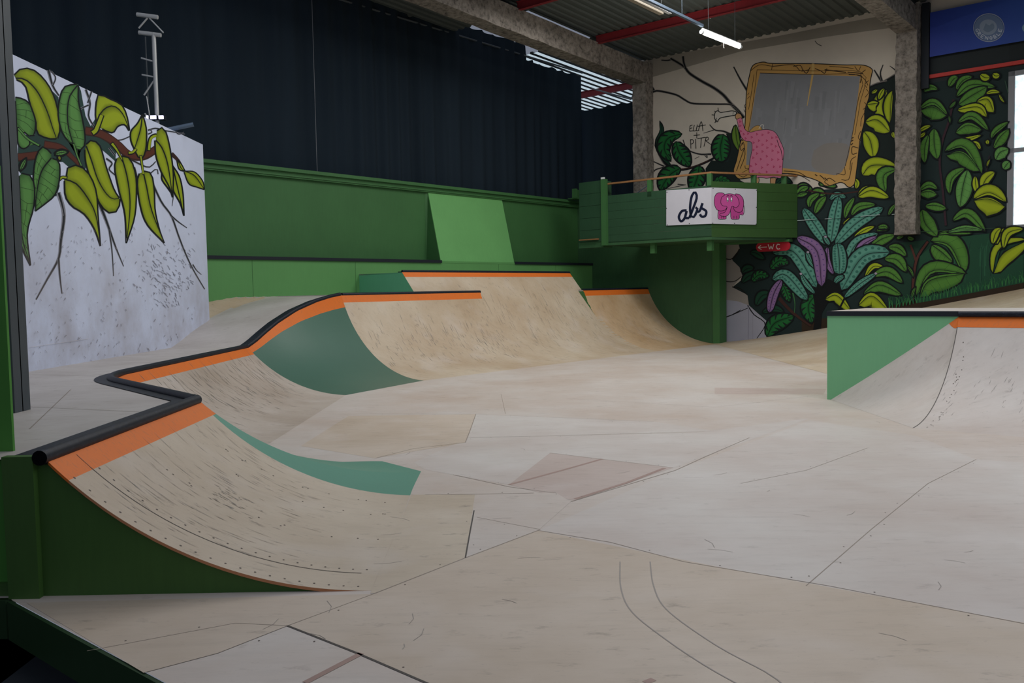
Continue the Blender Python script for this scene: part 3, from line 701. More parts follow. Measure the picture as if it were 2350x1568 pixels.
# bare twigs and cracks
for t, a, b in (('300,990 328,1100 312,1240 300,1330 240,1440 185,1540', 14, 5), ('300,1330 308,1430 318,1510', 8, 4), ('490,1000 540,1120 590,1260 635,1370', 14, 3),
                ('560,1180 575,1290 583,1420', 6, 3), ('780,935 830,1040 880,1110 920,1220 960,1320 1000,1400 1052,1488', 8, 4), ('880,1110 915,1140 960,1172', 6, 3),
                ('990,1360 1010,1390 1035,1412', 5, 2), ('248,360 270,440 302,492', 10, 6), ('270,440 285,400 262,365', 6, 4), ('440,460 462,530 455,600 490,660', 8, 6), ('410,560 455,540', 6, 6),
                ('470,470 450,530', 6, 6), ('560,720 620,720 670,700', 6, 4), ('670,820 760,860 800,830', 7, 4), ('690,860 720,930 800,870 812,896', 6, 4), ('760,670 800,660 850,672 900,680 950,690', 6, 3),
                ('760,690 780,680 770,665', 5, 4), ('905,680 920,690 945,680', 5, 3), ('300,990 320,1060 330,1110', 12, 6), ('545,815 575,840 560,870 590,900', 7, 5),
                ('590,800 560,760', 6, 6), ('880,940 890,1000 884,1060', 6, 2)):
    w.stroke(t, a * 1.7, '8f909a', w2=b * 1.6); w.stroke(t, a, '20262c', w2=b)
w.stroke('92,810 180,800 250,785', 44, 'B'); w.stroke('92,808 180,798 250,785', 32, 'b')
w.stroke('225,742 310,758 365,805 410,850', 42, 'B', w2=20); w.stroke('228,742 310,758 365,803 405,845', 30, 'b', w2=14)
w.stroke('435,672 520,690 600,742 660,795 735,805 805,765', 46, 'B', w2=40); w.stroke('438,672 520,690 600,740 660,792 735,802 800,768', 34, 'b', w2=28)
w.stroke('880,790 915,825 950,880', 22, 'B', w2=8)
yl = dict(c='y', edge='3c4d10', line=8)
w.leaf2('78,520 82,600 86,700', '78,500 130,515 175,570 182,650 165,705 120,680 88,720', None, 'G', '1c3a22', 8, veins=1)
w.leaf2('88,655 130,700 205,752', '88,655 92,740 120,765 150,745 150,725', None, 'G', '1c3a22', 7)
w.stroke('88,655 140,712 205,752', 14, 'k'); w.stroke('92,660 140,712 200,748', 8, 'G')
w.leaf2('80,402 130,410 190,470 240,570 270,660 290,715', '72,385 112,352 175,362 235,420 278,500 302,600 306,680 295,712', '84,410 128,440 152,530 182,620 190,685 245,712 288,714', **yl)
w.leaf2('398,438 355,500 345,600 362,700 420,862', '394,432 330,448 303,520 298,600 318,680 350,725 380,745', '402,440 402,520 420,600 436,700 430,755 400,775 385,765', 'G', '1c3a22', 8, veins=1)
w.stroke('375,735 395,800 420,862', 12, 'k'); w.stroke('377,740 395,800 417,852', 6, 'G')
w.leaf2('500,655 512,590 548,552 590,548 632,590 665,672', '500,660 490,600 493,530 508,486 570,512 625,540 652,600 665,672', '525,662 540,672 580,682 605,650 640,642 662,672', **yl)
w.stroke('522,590 500,650 492,672 470,686', 30, 'k', w2=34); w.stroke('522,592 500,650 490,672 474,684', 16, 'y', w2=20)
w.leaf2('731,588 722,660 705,720 690,765', '731,588 705,635 672,675 672,725 690,768', '733,590 752,670 748,770 727,818 704,800 690,765', **yl)
w.stroke('656,788 680,785 700,765', 18, 'k'); w.stroke('660,786 680,783 698,767', 10, 'y')
w.leaf2('855,900 868,950 885,1000', '830,890 832,925 860,965 885,1000', '860,900 890,950 885,1000', **yl)
w.leaf2('888,860 915,980 945,1110', '885,850 922,910 940,1000 945,1110', '880,900 890,980 925,1045 945,1110', **yl)
w.stroke('762,776 772,712 800,695 815,705', 20, 'k'); w.stroke('764,772 774,714 800,698 813,706', 12, 'y')
w.leaf2('800,722 832,762 862,850 886,1015', '806,672 826,655 852,680 876,780 890,900 886,1015', '795,722 800,800 828,885 868,960 886,1015', **yl)
w.leaf2('912,822 930,865 950,882', '912,822 935,850 950,882', '908,826 920,870 950,882', c='y', edge='3c4d10', line=6)
w.leaf2('950,880 1000,905 1050,975', '950,880 1000,885 1040,930 1050,975', '945,885 970,945 1010,962 1050,975', c='y', edge='3c4d10', line=6)
w.leaf2('442,752 470,830 500,920 540,990 575,1022 612,1020', '442,742 470,722 512,750 542,850 572,940 590,985 612,1018', '434,770 440,840 470,940 510,1045 560,1095 605,1080 616,1022', **yl)
w.leaf2('622,800 650,900 665,1000 665,1100 648,1250', '622,802 668,818 696,900 700,1000 690,1120 648,1250', '598,815 588,865 610,980 640,1100 648,1250', **yl)
w.stroke('570,735 600,772 632,835', 24, 'k', w2=8); w.stroke('574,738 600,772 626,820', 12, 'y', w2=4)
w.leaf2('735,885 752,960 778,1080 843,1250', '738,880 776,895 792,980 796,1080 818,1180 843,1250', '715,892 704,940 720,1060 755,1155 843,1250', **yl)
w.stroke('722,798 728,840 736,900', 16, 'k', w2=10); w.stroke('722,802 728,840 735,895', 7, 'y')
w.leaf2('330,922 390,945 450,1020 492,1110 515,1265', '340,905 342,868 395,850 452,890 492,980 502,1100 515,1265', '330,930 335,1010 370,1062 430,1100 482,1175 515,1265', **yl)
w.stroke('303,925 318,912 345,915', 18, 'k'); w.stroke('305,922 318,912 340,914', 9, 'y')
w.leaf2('262,812 212,880 188,980 178,1085', '262,790 220,755 186,800 170,900 174,990 178,1060', '268,815 302,835 304,920 282,1000 230,1048 180,1085', 'G', '1c3a22', 8, veins=1)
w.leaf2('95,905 102,1050 112,1220 155,1365', '112,892 155,905 176,965 170,1070 138,1200 155,1365', '88,910 92,1060 105,1250 155,1365', 'G', '1c3a22', 8, veins=1)
w.leaf('278,792 310,785 346,780', 12, 14, 'G', line=6); w.leaf('100,880 115,850 132,815', 12, 10, 'G', line=6)
w.leaf('300,800 303,812 306,825', 7, 7, 'y', line=4)
rnd = random.Random(3)
for k in range(150):                                        # scratches low on the wall
    cx, cy = rnd.gauss(840, 70), rnd.gauss(1420, 75); an = rnd.uniform(.3, 1.3); l = rnd.uniform(8, 26)
    w.stroke([(cx, cy), (cx + l * math.cos(an) * .6, cy + l * math.sin(an) * .5), (cx + l * math.cos(an), cy + l * math.sin(an))], rnd.uniform(1, 2.4), '7d7c86', n=4)
for k in range(260):
    cx, cy = rnd.uniform(150, 1000), rnd.uniform(1150, 1850); an = rnd.uniform(.8, 2.2); l = rnd.uniform(5, 18)
    w.stroke([(cx, cy), (cx + l * math.cos(an), cy + l * math.sin(an))], rnd.uniform(1, 2.4), '88868e')
w.stroke('150,1785 450,1742', 2.2, 'd8d8e2')
tag(mb.build('wall_left', 'mural_left'), 'white wall with spray painted hanging yellow green leaves on a brown branch', 'wall', kind='structure')

# ---- hall end wall with the framed picture and the jungle
NW = -W(1, 0)
mb = MB()
def wallseg(v0, v1, z0, z1, col): base_panel(mb, W(UW, v0), W(UW, v1), z0, z1, NW, .25, lin(col))
wallseg(4.12, 13.4, -.05, 7.9, 'beb6aa')
wallseg(-6, 4.12, -.05, 2.66, '20302b'); wallseg(-6, 4.12, 6.0, 7.9, '23292b'); wallseg(-6, .9, 2.66, 6.0, '20302b')
w = Painter(mb, W(UW, 8), NW)
w.at(0, 0, 1)
w.poly('1487,180 1487,135 1640,108 1780,84 1950,50 2060,30 2060,62 1900,84 1700,118', '8f897f')     # darker band below the roof
w.poly('1640,400 1680,340 1700,420 1830,440 1960,430 1990,215 2010,203 2062,165 2316,150 2317,524 2350,522 2350,720 1840,800 1765,775 1748,738 1715,702 1680,660 1705,640 1680,595 1695,556 1640,556 1600,500', 'q')
w.poly('2112,196 2316,156 2316,60 2112,60', '262c2e')
w.poly('2040,560 2350,528 2350,680 2100,730 2040,700', 'D')
w.poly('1840,792 1900,752 2100,709 2350,662 2350,640 2100,690 1900,730 1840,735', 'z')
# twigs
w.at(1450, 80, 3.615)
for t, a, b in (('245,210 300,212 345,198', 8, 12), ('320,195 390,235 440,270 480,320 580,385 680,440 760,500 820,570 880,630 930,690', 16, 22), ('425,178 430,225 445,272', 16, 14), ('845,265 900,370 955,460 975,490', 8, 16),
                ('118,395 160,425 185,460', 12, 14), ('128,515 165,480 210,465 300,480 380,503 440,540 510,570 700,575 830,582 900,640', 14, 10), ('2010,290 2060,370 2080,395', 8, 16), ('2085,248 2062,320 2080,395', 6, 14), ('2140,258 2170,280 2200,305', 4, 10),
                ('2080,395 2130,370 2200,330', 16, 24), ('1975,440 2030,415 2120,395', 22, 26), ('645,745 690,790 760,800 830,830', 6, 14), ('595,817 680,790', 3, 6), ('425,870 460,950 560,990 660,990', 6, 12), ('620,990 625,1020 600,995', 8, 4),
                ('560,1010 520,1030', 4, 3), ('160,1042 220,1070 270,1092', 6, 10), ('148,1108 175,1138 200,1118 262,1100', 8, 8), ('1520,50 1540,75 1575,92', 4, 4), ('205,900 225,980 270,1060 320,1105', 16, 20), ('380,1240 450,1245', 6, 4), ('440,1245 280,1280', 5, 3)):
    w.stroke(t, a * 1.5, '6f6a66', w2=b * 1.5); w.stroke(t, a * .8, 'k', w2=b * .8)
w.poly('612,1110 660,1040 800,1055 815,900 780,820 850,812 930,800 900,870 890,960 860,1100 870,1190 960,1240 980,1300 612,1300', 'K')
w.stroke('270,1100 400,1120 520,1095 640,1045 720,1000', 22, 'k', w2=18); w.stroke('300,1105 400,1115 520,1092 640,1042', 8, 'B')
w.leaf('232,712 252,800 222,900 255,1000 330,1095', 22, 26, 'd', line=6)
w.leaf('418,822 300,860 270,950 325,1045', 50, 60, 'm', line=7); w.leaf('365,885 395,980 480,1090', 75, 55, 'm', line=7)
w.leaf('760,825 735,940 748,1055', 78, 70, 'm', blunt=.55, line=7); w.leaf('862,745 868,850 895,965', 25, 38, 'o', line=6)
w.leaf('405,1105 310,1170 235,1290', 55, 75, 'm', line=7); w.leaf('560,1085 545,1180 500,1300', 65, 70, 'm', line=7); w.leaf('665,1240 745,1195 830,1240', 28, 22, 'm', line=5)
# jungle leaves right of the frame
w.fat = 1.12
w.poly('1955,450 2090,400 2200,340 2200,1374 1880,1374 1880,1050', 'K')
for r, a, b, c in (('2118,455 2085,580 2140,735', 22, 78, 'y'), ('2165,460 2150,580 2143,735', 12, 55, 'y'), ('2095,440 2065,490 2045,540', 22, 18, 'y'), ('2040,450 2010,470 1985,485', 16, 10, 'y'), ('1950,580 2030,568 2042,575', 22, 60, 'y'),
                   ('1935,725 2040,708 2142,808', 40, 88, 'y'), ('1925,800 1978,880 2005,1020', 60, 58, 'y'), ('1912,1168 1990,1085 2195,1090', 60, 88, 'y'), ('2195,1115 2090,1170 2105,1310', 30, 55, 'g'), ('1868,1345 1960,1288 2135,1352', 36, 48, 'y'),
                   ('1355,1300 1420,1262 1500,1290', 28, 26, 'g'), ('1375,1345 1420,1312 1470,1305', 20, 18, 'g'), ('1480,1345 1540,1310 1610,1335', 34, 28, 'g'), ('1550,1245 1610,1225 1700,1260', 22, 32, 'g'), ('1190,1240 1250,1200 1330,1230', 24, 20, 'd'),
                   ('1640,1370 1700,1330 1780,1350', 26, 24, 't'), ('1850,1190 1870,1230 1860,1280', 20, 20, 'y'), ('2170,800 2165,830 2180,860', 18, 12, 'y')):
    w.leaf(r, a, b, c, line=7)
w.stroke('1360,1250 1500,1300 1700,1320 1880,1300', 16, 'B', w2=10)
# the framed grey picture
w.fat = 1.0
fr = '985,300 1010,250 1090,226 1170,238 1500,240 1760,250 1850,250 1940,256 1995,290 1985,350 1975,420 1968,520 1935,620 1930,720 1905,820 1890,900 1880,1000 1862,1150 1845,1240 1800,1265 1740,1225 1620,1256 1560,1220 1450,1180 1260,1150 950,1190 880,1190 845,1130 870,1040 900,900 935,800 945,620 955,450'
w.poly(fr, 'e', 120, 7)
w.poly('1065,320 1500,332 1895,345 1870,560 1830,820 1770,1088 1730,1110 1690,1165 1500,1135 1250,1105 950,1080 960,880 1000,640 1030,460', 'x')
for k in range(60):
    x = rnd.uniform(1040, 1800); y = rnd.uniform(380, 900); ww = rnd.uniform(12, 40); l = rnd.uniform(60, 200); xx = x - (x - 1400) * .0
    w.stroke([(x, y), (x - 8, y + l / 2), (x - 16, y + l)], ww, rnd.choice(('727478', '7d7f83', '76787c')), w2=ww * .6, n=4)
w.poly('1510,960 1620,900 1800,920 1770,1088 1690,1165 1500,1100', '7a7672', 24)
w.stroke('1505,240 1500,330 1480,450 1455,590', 22, 'b99a5e', w2=5)
for t, lw in (('1035,1080 1010,640 1045,460 1065,322', 0), ('940,1085 945,1110 980,1110', 5), ('1064,318 1500,330 1897,343 1872,560 1832,820 1772,1088', 5), ('1040,290 1500,300 1920,318 1895,560 1850,830', 4), ('1790,310 1920,322', 8), ('1800,330 1900,340 1895,400', 7),
              ('1040,290 1020,460 985,700 950,880', 4), ('1015,330 995,470 970,620', 4), ('985,300 1060,250 1170,262', 5), ('1170,240 1160,290', 5), ('1170,262 1340,250 1400,300 1470,290', 6), ('1340,262 1400,255 1420,300', 6), ('1420,290 1450,320 1480,270', 7), ('1520,280 1570,300 1600,320 1620,280', 7), ('1600,290 1780,312', 9),
              ('1640,262 1760,270 1840,280', 5), ('1850,262 1880,300 1900,262', 5), ('1940,290 1900,330 1940,380 1960,420', 6), ('1965,380 1935,410 1950,440', 5), ('1945,450 1965,480 1935,520', 5), ('1930,560 1950,590 1920,620', 5), ('1935,640 1905,700 1900,760', 5), ('1900,800 1880,850 1900,880', 6),
              ('1840,850 1825,860', 9), ('1838,872 1822,885', 9), ('1835,900 1818,915', 9), ('1880,940 1830,930 1830,990 1870,980', 7), ('1860,1010 1820,1040 1810,1120', 6), ('1830,1060 1800,1200 1740,1200', 6), ('1765,1095 1768,1160 1705,1150 1702,1165', 5), ('1560,1165 1580,1180', 8), ('1580,1180 1600,1200', 8), ('1600,1185 1625,1210', 8), ('1520,1160 1540,1170', 8),
              ('1690,1220 1640,1190 1600,1220 1640,1250', 6), ('1450,1180 1380,1140 1260,1130', 6), ('1480,1215 1400,1170 1300,1160', 5), ('900,1110 940,1000 930,900', 6), ('870,1130 900,1040 935,940', 6), ('925,900 900,930 910,960 930,940', 6), ('950,620 935,590 950,575', 5), ('945,650 930,620', 5), ('960,500 975,480', 4), ('960,530 980,510', 4), ('905,1150 980,1110', 4), ('860,1140 920,1180 960,1160', 5), ('940,860 915,880', 9), ('930,890 912,905', 8)):
    if lw: w.stroke(t, lw, '3a2b1c')
# painted figure in a pink dress reaching for the frame
w.poly('975,800 1020,760 1060,755 1080,790 1030,815 980,815', 'e', 16, 3); w.stroke('1055,780 1075,748 1095,750 1090,770 1100,782', 4, 'cfc8bd')
w.poly('862,655 880,650 905,660 915,690 890,708 862,690', 'h', 20, 5)
w.poly('1010,1190 1055,1190 1050,1232 1012,1230', 'h', 0, 4); w.poly('1150,1190 1195,1190 1190,1235 1152,1232', 'h', 0, 4)
w.poly('872,702 910,690 925,740 945,790 985,808 1020,800 1060,792 1130,787 1190,810 1232,880 1262,960 1256,1040 1248,1140 1235,1188 1180,1180 1120,1190 1070,1182 1010,1190 975,1145 980,1050 998,950 990,890 940,880 905,840 885,760', 'P', 70, 4)
w.stroke('1205,870 1225,930 1240,960 1252,1040', 5)
for x, y in ((900, 720), (900, 755), (905, 800), (930, 825), (965, 820), (995, 850), (1040, 825), (1085, 830), (1135, 812), (1165, 855), (1200, 850), (1010, 895), (1055, 878), (1120, 878), (1085, 912), (1160, 908), (1195, 925), (1040, 930), (1010, 955), (1125, 937), (1085, 968), (1168, 962), (1215, 975), (1040, 985), (1120, 1008), (1072, 1032), (1165, 1035), (1215, 1035), (1008, 1020), (1030, 1075), (1128, 1078), (1080, 1102), (1180, 1095), (1232, 1095), (1005, 1130), (1120, 1138), (1060, 1150), (1210, 1138), (945, 860), (990, 1090)):
    for a in (0, 2.1, 4.2): w.poly([(x + 6 * math.cos(a) + 5.5 * math.cos(k), y + 6 * math.sin(a) + 5.5 * math.sin(k)) for k in (0, 1.5, 3.1, 4.6)], 'r')
# white outlined shape, simplified, in the raised hand, and the signature
w.poly('868,640 830,632 738,645 722,632 700,636 690,655 688,690 700,715 712,722 738,690 850,668 868,655', 'w', 40, 7)
w.stroke('843,640 840,665', 4); w.stroke('716,605 718,628', 6); w.stroke('686,632 696,640', 5); w.stroke('664,664 686,666', 6); w.stroke('690,730 702,712', 7); w.stroke('705,690 700,705 710,712', 5)
for t in ('485,755 480,800', '482,757 505,748', '482,778 502,772', '480,800 512,796', '520,748 512,796 535,794', '545,745 537,795 560,792', '555,790 578,718 592,800', '548,760 615,748', '540,810 540,858', '514,835 566,830',
          '488,868 492,945', '488,870 508,872 512,895 492,908', '530,865 533,945', '530,890 534,945', '545,862 610,850', '578,858 572,938', '600,928 618,850', '612,852 632,850 636,868 612,880', '615,880 672,920'):
    w.stroke(t, 5.5, 'k')
# jungle behind the balcony and the fleshy spotted plant
w.at(1640, 420, 3.31)
w.poly('20,450 180,450 192,500 128,580 190,640 212,705 135,792 250,850 262,930 420,1070 405,1190 20,1235', '8d8782')
w.poly('20,880 180,900 260,930 420,1070 405,1190 20,1235', '9a9aa8')
for t in ('22,490 80,468 182,452', '22,465 100,462', '22,576 80,576 130,578 182,520', '22,705 80,745 150,748 205,712', '22,748 80,745', '22,1042 90,1018 140,1000 255,950', '140,1000 200,965', '252,930 300,1000 385,1072 320,1185', '385,1072 420,1080', '190,500 160,560 128,580', '135,790 190,800 250,852'):
    w.stroke(t, 9, '191919', w2=5)
w.stroke('262,925 256,1190', 4, '7c7c8c'); w.stroke('292,1000 292,1190', 3, '888894')
w.at(1680, 420, 4.355)
for r, a, b, c in (('180,700 240,700 330,760', 30, 40, 'd'), ('100,1000 170,930 300,900', 40, 40, 'd'), ('385,860 470,780 570,800', 50, 60, 'm'), ('200,985 270,920 370,930', 45, 50, 'm'), ('240,1230 300,1130 400,1110', 50, 40, 'd'),
                   ('500,1000 540,1080 580,1190', 40, 50, 'm'), ('300,1300 420,1260 520,1290', 40, 30, 'd'), ('350,1540 430,1400 620,1330', 70, 90, 'm'), ('845,1110 765,1230 800,1400', 70, 75, 'm'), ('100,900 150,860 220,850', 40, 30, 'd')):
    w.leaf(r, a, b, c, line=8)
w.stroke('470,1150 560,1250 650,1330 790,1430', 34, 'B', w2=20); w.stroke('610,1100 630,1200 625,1300', 14, 'l', w2=4)
w.poly('800,1060 960,960 1060,1000 1130,1150 960,1200 900,1300 880,1600 790,1600 840,1300', '0c1012')
for r, a, b, c in (('640,130 700,62 770,40', 30, 40, 'g'), ('640,130 700,110 760,100', 14, 30, 'g'), ('775,250 790,170 880,105', 40, 30, 'g'), ('825,310 870,200 945,130', 30, 50, 'g'), ('1125,360 1150,250 1225,140', 26, 40, 'g'), ('1190,330 1270,240 1440,215', 42, 36, 'g'),
                   ('1255,140 1400,75 1575,145', 42, 70, 'y'), ('1100,420 1150,380 1190,340', 14, 14, 'y'), ('1215,545 1330,470 1430,430', 26, 34, 'y'), ('1440,480 1500,462 1560,470', 22, 22, 'g'), ('1380,640 1500,560 1630,520', 40, 60, 'g'), ('1560,330 1600,260 1640,210', 22, 20, 'g'),
                   ('1560,640 1660,650 1745,730', 40, 50, 'g'), ('1520,760 1650,770 1745,890', 60, 50, 'g'), ('1330,940 1420,835 1540,860', 36, 24, 'y'), ('1330,1010 1400,940 1480,890', 26, 18, 'y'), ('1400,930 1560,890 1710,1000', 55, 50, 'g'), ('1310,1110 1480,1020 1700,1120', 40, 70, 'g'),
                   ('1640,560 1690,540 1720,530', 20, 16, 'g'), ('1750,540 1790,560 1825,560', 24, 20, 'g')):
    w.leaf(r, a, b, c, line=8)
for r, a, b, c, bl in (('710,250 830,420 960,620', 60, 66, 't', .5), ('1070,130 1030,330 990,600', 66, 66, 't', .5), ('1520,245 1250,400 1030,620', 60, 72, 't', .5), ('1470,505 1270,590 1190,700 1150,860', 50, 60, 't', .6), ('1460,535 1310,620 1215,745', 24, 40, 'p', .6),
                       ('1585,690 1310,740 1095,1075', 82, 100, 't', .5), ('1450,900 1280,1010 1120,1150', 36, 36, 't', .55), ('400,700 620,690 850,1050', 80, 70, 't', .5), ('690,905 740,1000 835,1110', 26, 30, 't', .6), ('400,970 540,920 760,1170', 60, 70, 't', .5),
                       ('500,965 420,1110 375,1300', 48, 50, 'p', .45), ('745,690 780,760 830,850', 30, 30, 't', .6), ('1030,1000 1060,960 1120,930', 30, 30, 't', .5), ('920,530 950,580 980,620', 24, 22, 't', .5), ('958,635 962,780 1020,915', 26, 40, 'p', .5), ('1055,600 1075,760 1075,915', 76, 72, 't', .35), ('645,540 850,680 900,1040', 72, 66, 'p', .45)):
    w.leaf(r, a, b, c, blunt=bl, line=8)
for r, a, b in (('930,1165 1050,1125 1185,1270', 30, 70), ('1265,1225 1400,1130 1560,1270', 36, 110)):
    w.leaf(r, a, b, 'y', line=8, blunt=.6)
w.stroke('1130,1150 1100,1210 1070,1270', 20, 'k')
w.stroke('630,378 720,372 830,362', 5, 'a9b8b8'); w.stroke('930,360 1000,355', 5, 'a9b8b8'); w.stroke('1290,335 1380,325 1480,318', 5, 'a9b8b8'); w.stroke('1600,316 1690,308', 5, 'a9b8b8'); w.stroke('630,385 1690,315', 3, 'k')
for x, y in ((938, 538), (762, 692), (692, 908), (1440, 905)): w.poly([(x + 15 * math.cos(k), y + 12 * math.sin(k)) for k in (0, 1, 2, 3, 4, 5)], '9a8f9f')
w.at(1640, 420, 3.31)
w.poly('1560,560 1700,430 2120,380 2200,380 2140,640 2350,540 2350,760 1900,860 1540,930', '1f4733')
for k in range(26):
    x = rnd.uniform(1560, 2100); w.stroke([(x, rnd.uniform(560, 760)), (x + rnd.uniform(-14, 14), rnd.uniform(480, 560)), (x + rnd.uniform(-30, 30), rnd.uniform(430, 520))], 9, rnd.choice(('2a5a40', '24503a', '1a3a2c')), w2=3, n=8)
w.stroke('1625,440 1545,560 1515,700 1505,900', 26, 'k', w2=30); w.stroke('1622,445 1545,560 1515,700 1505,890', 16, '4d2c26', w2=20); w.stroke('1490,470 1515,540 1530,590', 16, '4d2c26')
for r, a, b, c in (('1640,440 1790,480 1895,690', 100, 20, 'g'), ('1650,470 1720,520 1810,600', 30, 76, 'g'), ('1535,860 1650,670 1915,690', 70, 20, 'g'), ('1560,870 1640,740 1900,690', 20, 110, 'g'), ('2115,690 2170,500 2370,430', 50, 0.1, 'y'), ('2120,690 2190,540 2370,440', 0.1, 90, 'y'),
                   ('2140,470 2160,400 2215,345', 26, 24, 'y'), ('1500,880 1510,830 1530,790', 12, 12, 'g'), ('1460,620 1500,680 1510,720', 12, 10, 'g'), ('1690,390 1780,370 1960,380', 14, 24, 'g'), ('1240,340 1290,330 1320,345', 18, 20, 'g'), ('1370,385 1410,372 1440,385', 14, 22, 'g'), ('1480,385 1510,365 1540,385', 14, 24, 'g')):
    w.leaf(r, a, b, c, line=7, blunt=.6)
for x, y, q in [(x, 905 - (x - 1560) * .2, 60) for x in range(1330, 2360, 26)]:
    y = min(y, 945)
    for k in range(5):
        dx = rnd.uniform(-34, 34); h = rnd.uniform(30, 95)
        w.stroke([(x, y + 6), (x + dx * .4, y - h * .6), (x + dx, y - h * rnd.uniform(.7, 1))], 6, rnd.choice(('2f6b3c', '3c7a44', '24573a')), w2=1.5, n=6)
w.poly('1310,975 1400,950 1530,915 1800,868 2350,758 2350,840 1530,990', 'z')
# wall right of the column
w.at(2000, 0, 2.8); w.fat = 1.22
w.stroke('530,640 500,780 460,900 440,1050 460,1220 480,1450', 14, '35222a'); w.stroke('760,1000 740,1100 700,1200', 8, '2b222a'); w.stroke('860,520 880,600', 6, '2f4a3c')
for r, a, b, c in (('335,590 380,560 430,575', 14, 20, 'g'), ('310,700 400,660 492,740', 22, 18, 'g'), ('315,710 400,690 485,745', 6, 74, 'g'), ('305,850 340,825 385,808', 12, 12, 'y'), ('305,885 330,870 350,850', 10, 10, 'y'), ('405,825 405,920 425,1025', 36, 36, 'g'), ('370,865 345,950 345,1050', 20, 28, 'g'),
                   ('498,560 530,510 560,500', 22, 18, 'g'), ('545,580 590,520 650,492', 22, 20, 'g'), ('545,625 640,548 800,560', 28, 22, 'g'), ('560,675 640,620 745,560', 30, 44, 'g'), ('735,605 780,590 830,595', 12, 12, 'y'), ('675,655 750,640 790,725', 16, 60, 'y'), ('550,708 690,690 745,755', 20, 34, 'y'),
                   ('555,790 650,750 755,840', 26, 18, 'g'), ('540,855 620,805 712,835', 14, 50, 'g'), ('525,912 620,895 712,868', 12, 14, 'y'), ('635,922 675,925 705,960', 14, 16, 'y'), ('470,975 600,945 712,1120', 46, 12, 'g'), ('480,1000 590,985 700,1100', 8, 60, 'g'), ('505,1250 520,1150 605,1080', 32, 14, 'g'), ('620,1090 590,1200 570,1335', 52, 36, 'G'),
                   ('668,1130 672,1190 682,1245', 16, 18, 'y'), ('710,1215 740,1150 795,1105', 30, 24, 'y'), ('655,1280 760,1240 870,1300', 46, 14, 'y'), ('660,1290 760,1280 862,1330', 8, 96, 'y'), ('310,1225 370,1190 428,1215', 20, 16, 'g'), ('310,1245 370,1230 425,1250', 10, 40, 'g'), ('345,1325 410,1320 485,1340', 16, 30, 'g'), ('325,1345 350,1440 425,1520', 50, 30, 'g'),
                   ('772,895 800,850 885,785', 22, 10, 'g'), ('785,955 830,880 885,830', 14, 40, 'g'), ('800,1030 830,980 885,960', 26, 40, 'G'), ('850,1090 870,1060 890,1040', 24, 24, 'G'), ('700,480 730,500 765,500', 22, 20, 'y'), ('780,475 800,490 828,485', 20, 16, 'y'), ('740,900 745,910 750,930', 12, 10, 'y'), ('745,1080 750,1050 768,1020', 6, 6, 'y'),
                   ('520,1420 620,1375 735,1490', 30, 24, 'g'), ('485,1495 600,1465 725,1478', 14, 18, 'G'), ('820,600 840,640 862,662', 6, 8, 'y'), ('780,1570 800,1500 835,1465', 22, 20, 'y'), ('850,1600 880,1500 980,1470', 26, 20, 'y'), ('500,700 530,670 545,650', 8, 8, 'g'), ('500,740 505,770 508,795', 6, 6, 'g')):
    w.leaf(r, a, b, c, line=5)
w.stroke('305,1490 500,1482 800,1466', 3, '35503a')
wr = tag(mb.build('wall_right', 'mural'), 'hall end wall painted with a framed picture, a pink figure and jungle leaves', 'wall', kind='structure')
# window in the end wall
mb = MB(); v1 = 4.12
for a, b, c, d in ((v1 - .12, v1, 2.66, 6.0), (.9, v1, 5.9, 6.0), (.9, v1, 2.66, 2.72), (.9, v1, 4.27, 4.36), (.9, 1.0, 2.66, 6.0), (2.45, 2.52, 2.66, 6.0)): mb.wbox(UW - .02, UW + .1, a, b, c, d)
win = tag(mb.build('window_1', 'steel_edge'), 'tall window with grey frame and frosted panes', 'window', kind='structure')
mb = MB(); mb.wbox(UW + .04, UW + .06, .95, v1 - .05, 2.7, 5.95); mb.build('pane', 'glass', win)
mb = MB(); mb.wbox(UW - .06, UW, -3, 5.85, 6.12, 6.2)
tag(mb.build('trim_3', 'red_bright'), 'red steel rail above the window', 'rail', kind='structure')
mb = MB(); mb.wbox(UW - .12, UW, 5.7, 5.86, 5.9, 7.8)
tag(mb.build('trim_4', 'black_flat'), 'dark steel post right of the column', 'post', kind='structure')

# ---- blue banner above the window
NB = NW; UB = UW - .12
mb = MB(); c1, c2 = lin('27398c'), lin('2c5290')
rows = 10
for i in range(rows):
    a, b = lerp(5.68, 1.2, i / rows), lerp(5.68, 1.2, (i + 1) / rows)
    k1, k2 = i / rows, (i + 1) / rows; ca = tuple(lerp(c1[j], c2[j] * 1.3, k1) for j in range(4)); cb = tuple(lerp(c1[j], c2[j] * 1.3, k2) for j in range(4))
    mb.face([W(UB, a, 6.58), W(UB, b, 6.58), W(UB, b, 7.56), W(UB, a, 7.56)], 0, [ca, cb, cb, ca])
mb.face([W(UB + .01, 5.68, 6.58), W(UB + .01, 1.2, 6.58), W(UB + .01, 1.2, 7.56), W(UB + .01, 5.68, 7.56)], 0, c1)
w = Painter(mb, W(UB, 4), NB, 2000, 0, 2.8)
circ = lambda x, y, a, b, n=36: [(x + a * math.cos(2 * math.pi * k / n), y + b * math.sin(2 * math.pi * k / n)) for k in range(n)]
w.poly(circ(754, 178, 100, 92), '8f98a8'); w.poly(circ(754, 178, 96, 87), '38507f'); w.poly(circ(754, 178, 92, 84), '5e7192'); w.poly(circ(750, 175, 56, 50), '7f8ea3')
w.poly('718,190 735,150 755,165 780,148 790,180 760,205 735,205', '66788f', 16)
